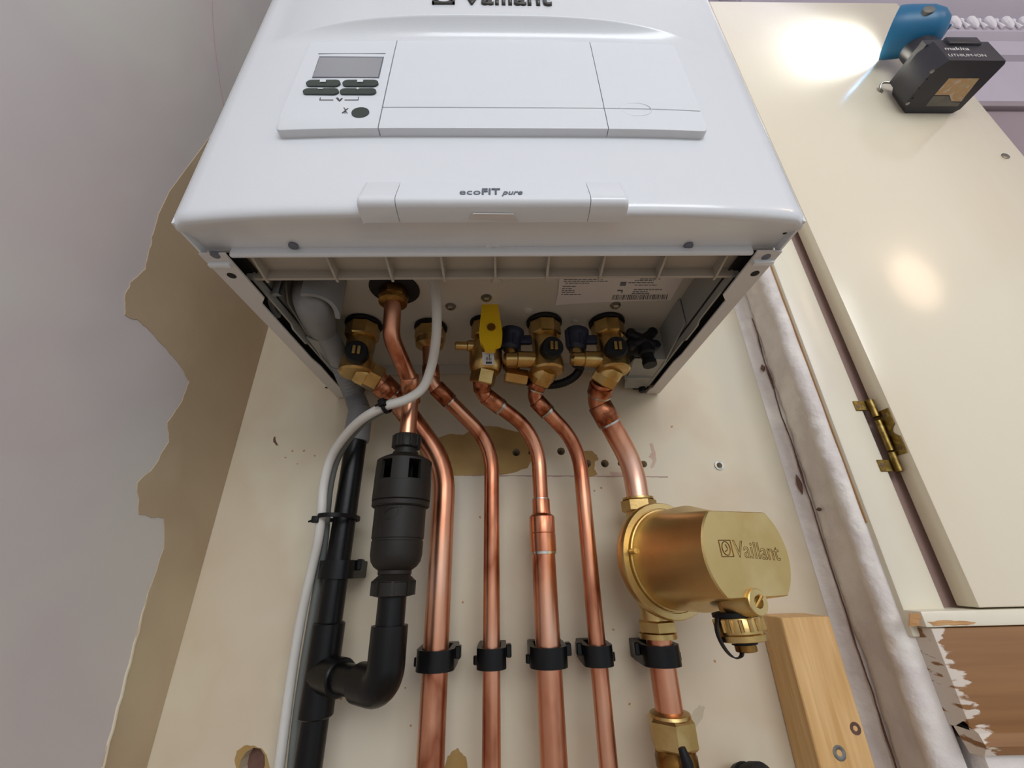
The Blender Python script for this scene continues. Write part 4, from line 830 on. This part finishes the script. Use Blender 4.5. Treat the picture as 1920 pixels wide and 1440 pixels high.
text('engraving', 'Vaillant', -.0130, .0435, .0118, 'brass_dark', fcyl, pl_ @ Matrix.Translation((0,-.0034,0)) @ Matrix.Rotation(-.07, 4, 'Z'), extrude=0, outline=.011)
b = B()
def e2(x_, y_): return pl_ @ Vector((x_, y_, .0001))
x_0, y_0, s_ = -.0248, -.0024, .0108
for a_, c_ in (((0,0),(1,0)),((1,0),(1,1)),((0,1),(1,1)),((0,0),(0,1))): tube(b, [e2(x_0+a_[0]*s_, y_0+a_[1]*s_), e2(x_0+c_[0]*s_, y_0+c_[1]*s_)], .00028, 5)
tube(b, [e2(x_0+s_*(.5+.34*math.cos(t_)), y_0+s_*(.5+.42*math.sin(t_))) for t_ in [2*PI*k/18 for k in range(19)]], .00025, 5); tube(b, spline([e2(x_0+s_*.35,y_0+s_*.3), e2(x_0+s_*.6,y_0+s_*.45), e2(x_0+s_*.5,y_0+s_*.75)], 4), .00025, 5)
obj('engraved_emblem', b, 'brass_dark', fcyl)
b = B(); c = FC0+fa*.008-fx*.0412+fup*.006; cyl(b, c, c+fa*.007, .0022, 10); obj('lug', b, 'filterbrass', FI)
# vertical ports and compression nuts
b = B(); zb_t = FC0.z+.040; lathe(b, (xr, YP, zb_t), (0,0,1), [(.016,-.010),(.0140,0),(.0128,.004),(.0128,FZT-zb_t)], 28); obj('top_port', b, 'filterbrass', FI)
b = B(); zn1 = AY(1196, 960, YP).z; hexnut(b, (xr, YP, zn1), (xr, YP, FZT+.004), .0170, .25, 6); ring(b, (xr, YP, FZT+.004), (0,0,1), .0150, .0112, .002); obj('compression_nut', b, 'brass', FI, smooth=25)
b = B(); zb_b = FC0.z-.038; zb1 = AY(1232, 1162, YP).z; lathe(b, (xr, YP, zb_b), (0,0,-1), [(.016,-.010),(.0140,0),(.0128,.003),(.0128,zb_b-zb1)], 28); obj('bottom_port', b, 'filterbrass', FI)
b = B(); hexnut(b, (xr, YP, zb1), (xr, YP, AY(1234,1186,YP).z), .0170, .25, 6); ring(b, (xr, YP, AY(1234,1186,YP).z), (0,0,-1), .0160, .0112, .004); obj('compression_nut', b, 'brass', FI, smooth=25)
# drain plug, screw and cap with strap
yd = FC1.y+.022; dc = AY(1392, 1118, yd); 
b = B(); top_ = FC0+fa*(FL*.74)-fup*.028; lathe(b, top_, (0,.0,-1), [(.0115,0),(.0110,.008),(.0098,.016),(.0098,.028)], 24); obj('drain_boss', b, 'filterbrass', FI)
sc1 = AY(1423, 1129, FC1.y-.004); sc0 = sc1-fa*.024
b = B(); lathe(b, sc0, fa, [(.0100,0),(.0096,.016),(.0086,.018),(.0086,.0235),(.0080,.024),(.0040,.024),(.0036,.0195)], 24); vs1 = obj('vent_screw', b, 'filterbrass', FI)
b = B(); tube(b, [sc1+fa*.0002+Vector((-.0032,0,-.003)), sc1+fa*.0002+Vector((.003,0,.004))], .0011, 6); obj('screw_slot', b, 'brass_dark', vs1)
cc = Vector((top_.x, top_.y, AY(1375, 1150, top_.y).z)); cd = Vector((.06,-.04,-1)).normalized()
b = B(); lathe(b, cc, cd, [(.0140,-.0015),(.0165,-.001),(.0165,.0016),(.014,.002)], 28); obj('strap_ring', b, 'rubber', FI)
b = B(); capL = .0150; lathe(b, cc+cd*.002, cd, [(.0150,0),(.0155,.001),(.0155,.010),(.0165,.011),(.0165,.0145),(.0150,capL)], 32)
cp = obj('drain_cap', b, 'brass', FI, smooth=30)
a_, u_, v_ = frame(cd)
for k in range(16):
    an = 2*PI*k/16; p_ = cc+cd*.003+(u_*math.cos(an)+v_*math.sin(an))*.0157; b = B() if k == 0 else b; tube(b, [p_, p_+cd*.0075], .0014, 6)
obj('knurling', b, 'brass', cp)
b = B(); ce = cc+cd*(.002+capL); lathe(b, ce, cd, [(.0086,0),(.0086,.0022)], 20); obj('washer', b, 'rubber', FI)
b = B(); lathe(b, ce+cd*.0022, cd, [(.0072,0),(.0072,.004),(.0064,.0045)], 20); obj('cap_stud', b, 'brass_dark', FI)
b = B(); stp = spline([cc+Vector((-.0150,-.002,0)), cc+Vector((-.0185,-.003,-.010)), cc+Vector((-.0165,-.004,-.020)), cc+Vector((-.0110,-.004,-.0265)), cc+Vector((-.0045,-.003,-.0255)), ce+cd*.001+Vector((-.005,-.002,0))], 6)
P_ = []
for i, p_ in enumerate(stp): P_.append([p_+Vector((0,-.0022,0)), p_+Vector((.0012,-.0022,.0004)), p_+Vector((.0012,.0022,.0004)), p_+Vector((0,.0022,0)), p_+Vector((0,-.0022,0))])
grid(b, P_); obj('strap', b, 'rubber', FI, smooth=40)

# lower valve, partly in frame
LV = thing('lower_valve', 'brass valve with black lever at the bottom of the filter pipe', 'valve', (xr, YP, LZ-.07))
b = B(); hexnut(b, (xr, YP, LZ+.001), (xr, YP, LZ-.019), .0192, .15, 6, .002); lathe(b, (xr, YP, LZ+.001), (0,0,1), [(.0165,0),(.0160,.002),(.0118,.0035)], 28); obj('compression_nut', b, 'brass', LV, smooth=25)
b = B(); lathe(b, (xr, YP, LZ-.019), (0,0,-1), [(.0155,0),(.0155,.004),(.0162,.005),(.0162,.012),(.0150,.013),(.0165,.02),(.0170,.05),(.0120,.055)], 28); obj('valve_body', b, 'brass_dark', LV)
l0 = AY(1278, 1402, -.068)
b = B(); tube(b, [l0+Vector((0,0,0)), l0+Vector((.002,-.001,-.008)), l0+Vector((.003,.0,-.03)), l0+Vector((.003,.004,-.05))], [.0028,.0042,.0046,.0046], 12); obj('lever', b, 'rubber', LV)
c = AY(1425, 1448, -.045)
t = thing('hose_coupling', 'dark brown rounded fitting at the bottom edge beside the timber', 'fitting', c)
b = B(); lathe(b, c+Vector((0,.02,-.016)), (.3,-.85,.45), [(.0120,-.008),(.0135,0),(.0140,.010),(.0125,.018),(.008,.022),(.002,.023)], 24); obj('cap', b, 'hole', t)
b = B(); lathe(b, c+Vector((0,.02,-.016)), (.3,-.85,.45), [(.0145,-.006),(.0155,-.005),(.0155,.001),(.0145,.002)], 24); obj('rim', b, 'rubber', t)

# ================================================================== timber batten
bx0, bx1 = AY(1424, 1160, -.0005).x, AY(1555, 1158, -.036).x; bz = AY(1510, 1157, -.036).z
t = thing('timber_batten', 'pale pine batten screwed upright beside the cracked plaster', 'batten', (bx0, -.02, -.6))
b = B(); box(b, bx0, bx1, -.0365, -.0006, -.6, bz, .0008, 1); wd = obj('timber', b, 'pine', t)
for (px, py, rr, mt_, nm) in ((1574,1412,.0052,'screw','screw'), (1604,1366,.0044,'crack','knot')):
    c = AY(px, py, -.0366); b = B(); lathe(b, (c.x, -.0360, c.z), (0,-1,0), [(rr,0),(rr,.0008),(rr*.7,.0009),(rr*.35,.0004)], 16); o = obj(nm, b, mt_, wd)

# ================================================================== cordless torch against the door
tx0, tx1, ty0, ty1, tz0 = .592, .682, -.1565, -.0885, .4095
TO = thing('cordless_torch', 'teal and black cordless work torch with a chunky battery, lit, against the door', 'torch', ((tx0+tx1)/2, -.12, tz0))
def bat(z): return [(tx0+.010,ty0,z),(tx1-.003,ty0,z),(tx1,ty0+.004,z),(tx1,ty1-.006,z),(tx1-.006,ty1,z),(tx0+.012,ty1,z),(tx0,ty1-.016,z),(tx0,ty0+.014,z)]
b = B(); prism(b, bat(tz0), (0,0,.046)); bmesh.ops.bevel(b, geom=[e for e in b.edges if len(e.link_faces) == 2 and e.calc_face_angle() > .5], offset=.003, segments=3, affect='EDGES'); bt = obj('battery', b, 'torchblack', TO, smooth=40)
b = B(); box(b, tx0+.026, tx1-.018, ty0-.003, ty0+.01, tz0+.036, tz0+.052, .002, 2); obj('release_button', b, 'torchblack', bt)
b = B(); prism(b, [(tx0+.004,ty0+.004,tz0+.046),(tx1-.008,ty0+.004,tz0+.046),(tx1-.004,ty1-.004,tz0+.046),(tx0+.004,ty1-.010,tz0+.046)], (0,0,.012)); bmesh.ops.bevel(b, geom=[e for e in b.edges if len(e.link_faces) == 2 and e.calc_face_angle() > .5], offset=.003, segments=2, affect='EDGES'); obj('foot', b, 'torchblack', TO, smooth=40)
def zb2(pix, mt_, nm, par): b = B(); prism(b, [AZ(px, py, tz0) for px, py in pix], (0,0,-.0003)); return obj(nm, b, mt_, par, smooth=0)
zb2([(1752,178),(1779,147),(1836,147),(1802,190),(1784,190),(1780,178)], 'sticker', 'battery_label', bt)
zb2([(1735,199),(1750,180),(1778,180),(1784,191),(1800,192),(1796,199)], 'stickergrey', 'battery_label', bt)
for px, py, r_ in ((1748,134,.0024),(1702,194,.0024),(1738,148,.0012),(1723,165,.0012),(1711,184,.0012)):
    c = AZ(px, py, tz0); b = B(); lathe(b, (c.x, c.y, tz0+.0004), (0,0,-1), [(r_,0),(r_,.0008),(r_*.5,.0010)], 12); obj('screw', b, 'screw' if r_ > .002 else 'hole', bt)
fm = Matrix.Translation((tx0+.016, ty0-.0001, tz0+.024)) @ Matrix.Rotation(PI/2, 4, 'X')
text('lettering', 'makita', 0, .034, .008, 'paper', bt, fm, extrude=.0002, bold=.01, shear=.15)
text('lettering', 'LITHIUM-ION', 0, .052, .006, 'paper', bt, Matrix.Translation((tx0+.014, ty0-.0001, tz0+.009)) @ Matrix.Rotation(PI/2, 4, 'X'), extrude=.0002, shear=.1)
nx, ny = .640, -.121
b = B(); lathe(b, (nx, ny, tz0+.055), (-.02,0,1), [(.0250,0),(.0230,.006),(.0208,.014),(.0200,.04),(.0200,.052)], 28); nk = obj('neck', b, 'torchblack', TO)
b = B(); cyl(b, (nx+.017, ny-.004, tz0+.060), (nx+.016, ny-.004, tz0+.100), .0045, 12); obj('neck_rib', b, 'torchblue', nk)
hd = Vector((.640, -.131, .538)); hax = Vector((-.74, .33, .58)).normalized(); hs_ = .88
b = B(); lathe(b, hd, hax, [(r_*hs_, h_*hs_) for r_, h_ in [(.004,-.040),(.018,-.037),(.029,-.026),(.0345,-.010),(.0360,.008),(.0370,.020),(.0375,.030),(.0370,.037),(.0335,.0375),(.0325,.030)]], 36); hdo = obj('head', b, 'torchblue', TO)
b = B(); lathe(b, hd, hax, [(.0324*hs_,.0310*hs_),(.0324*hs_,.0322*hs_)], 32); obj('lens', b, 'lens', hdo)
b = B(); c = hd+Vector((-.012,-.0285,-.006)); lathe(b, c, (-.2,-1,-.1), [(.0075,-.004),(.0075,.001),(.006,.002)], 18); obj('pivot_cap', b, 'stickergrey', hdo)
b = B(); c = hd+Vector((.026,-.010,-.010)); box(b, c.x-.004, c.x+.010, c.y-.004, c.y+.004, c.z-.002, c.z+.002, .001, 1); obj('switch_tab', b, 'torchblue', hdo)
b = B(); c = Vector((tx0+.003, ty1-.004, tz0+.060)); tube(b, spline([c+Vector((.012,-.006,-.004)), c+Vector((-.004,-.003,.003)), c+Vector((-.008,.001,-.004)), c+Vector((-.004,.0035,-.009))], 6), .0016, 8); obj('belt_hook', b, 'screw', TO)
sl_ = bpy.data.lights.new('torch_beam', 'SPOT'); sl_.energy = 6; sl_.color = (.86,.92,1); sl_.spot_size = math.radians(164); sl_.spot_blend = .5; sl_.shadow_soft_size = .025
so = bpy.data.objects.new('torch_beam', sl_); col.objects.link(so); so.location = hd+hax*.042; so.rotation_euler = hax.to_track_quat('-Z', 'Y').to_euler()
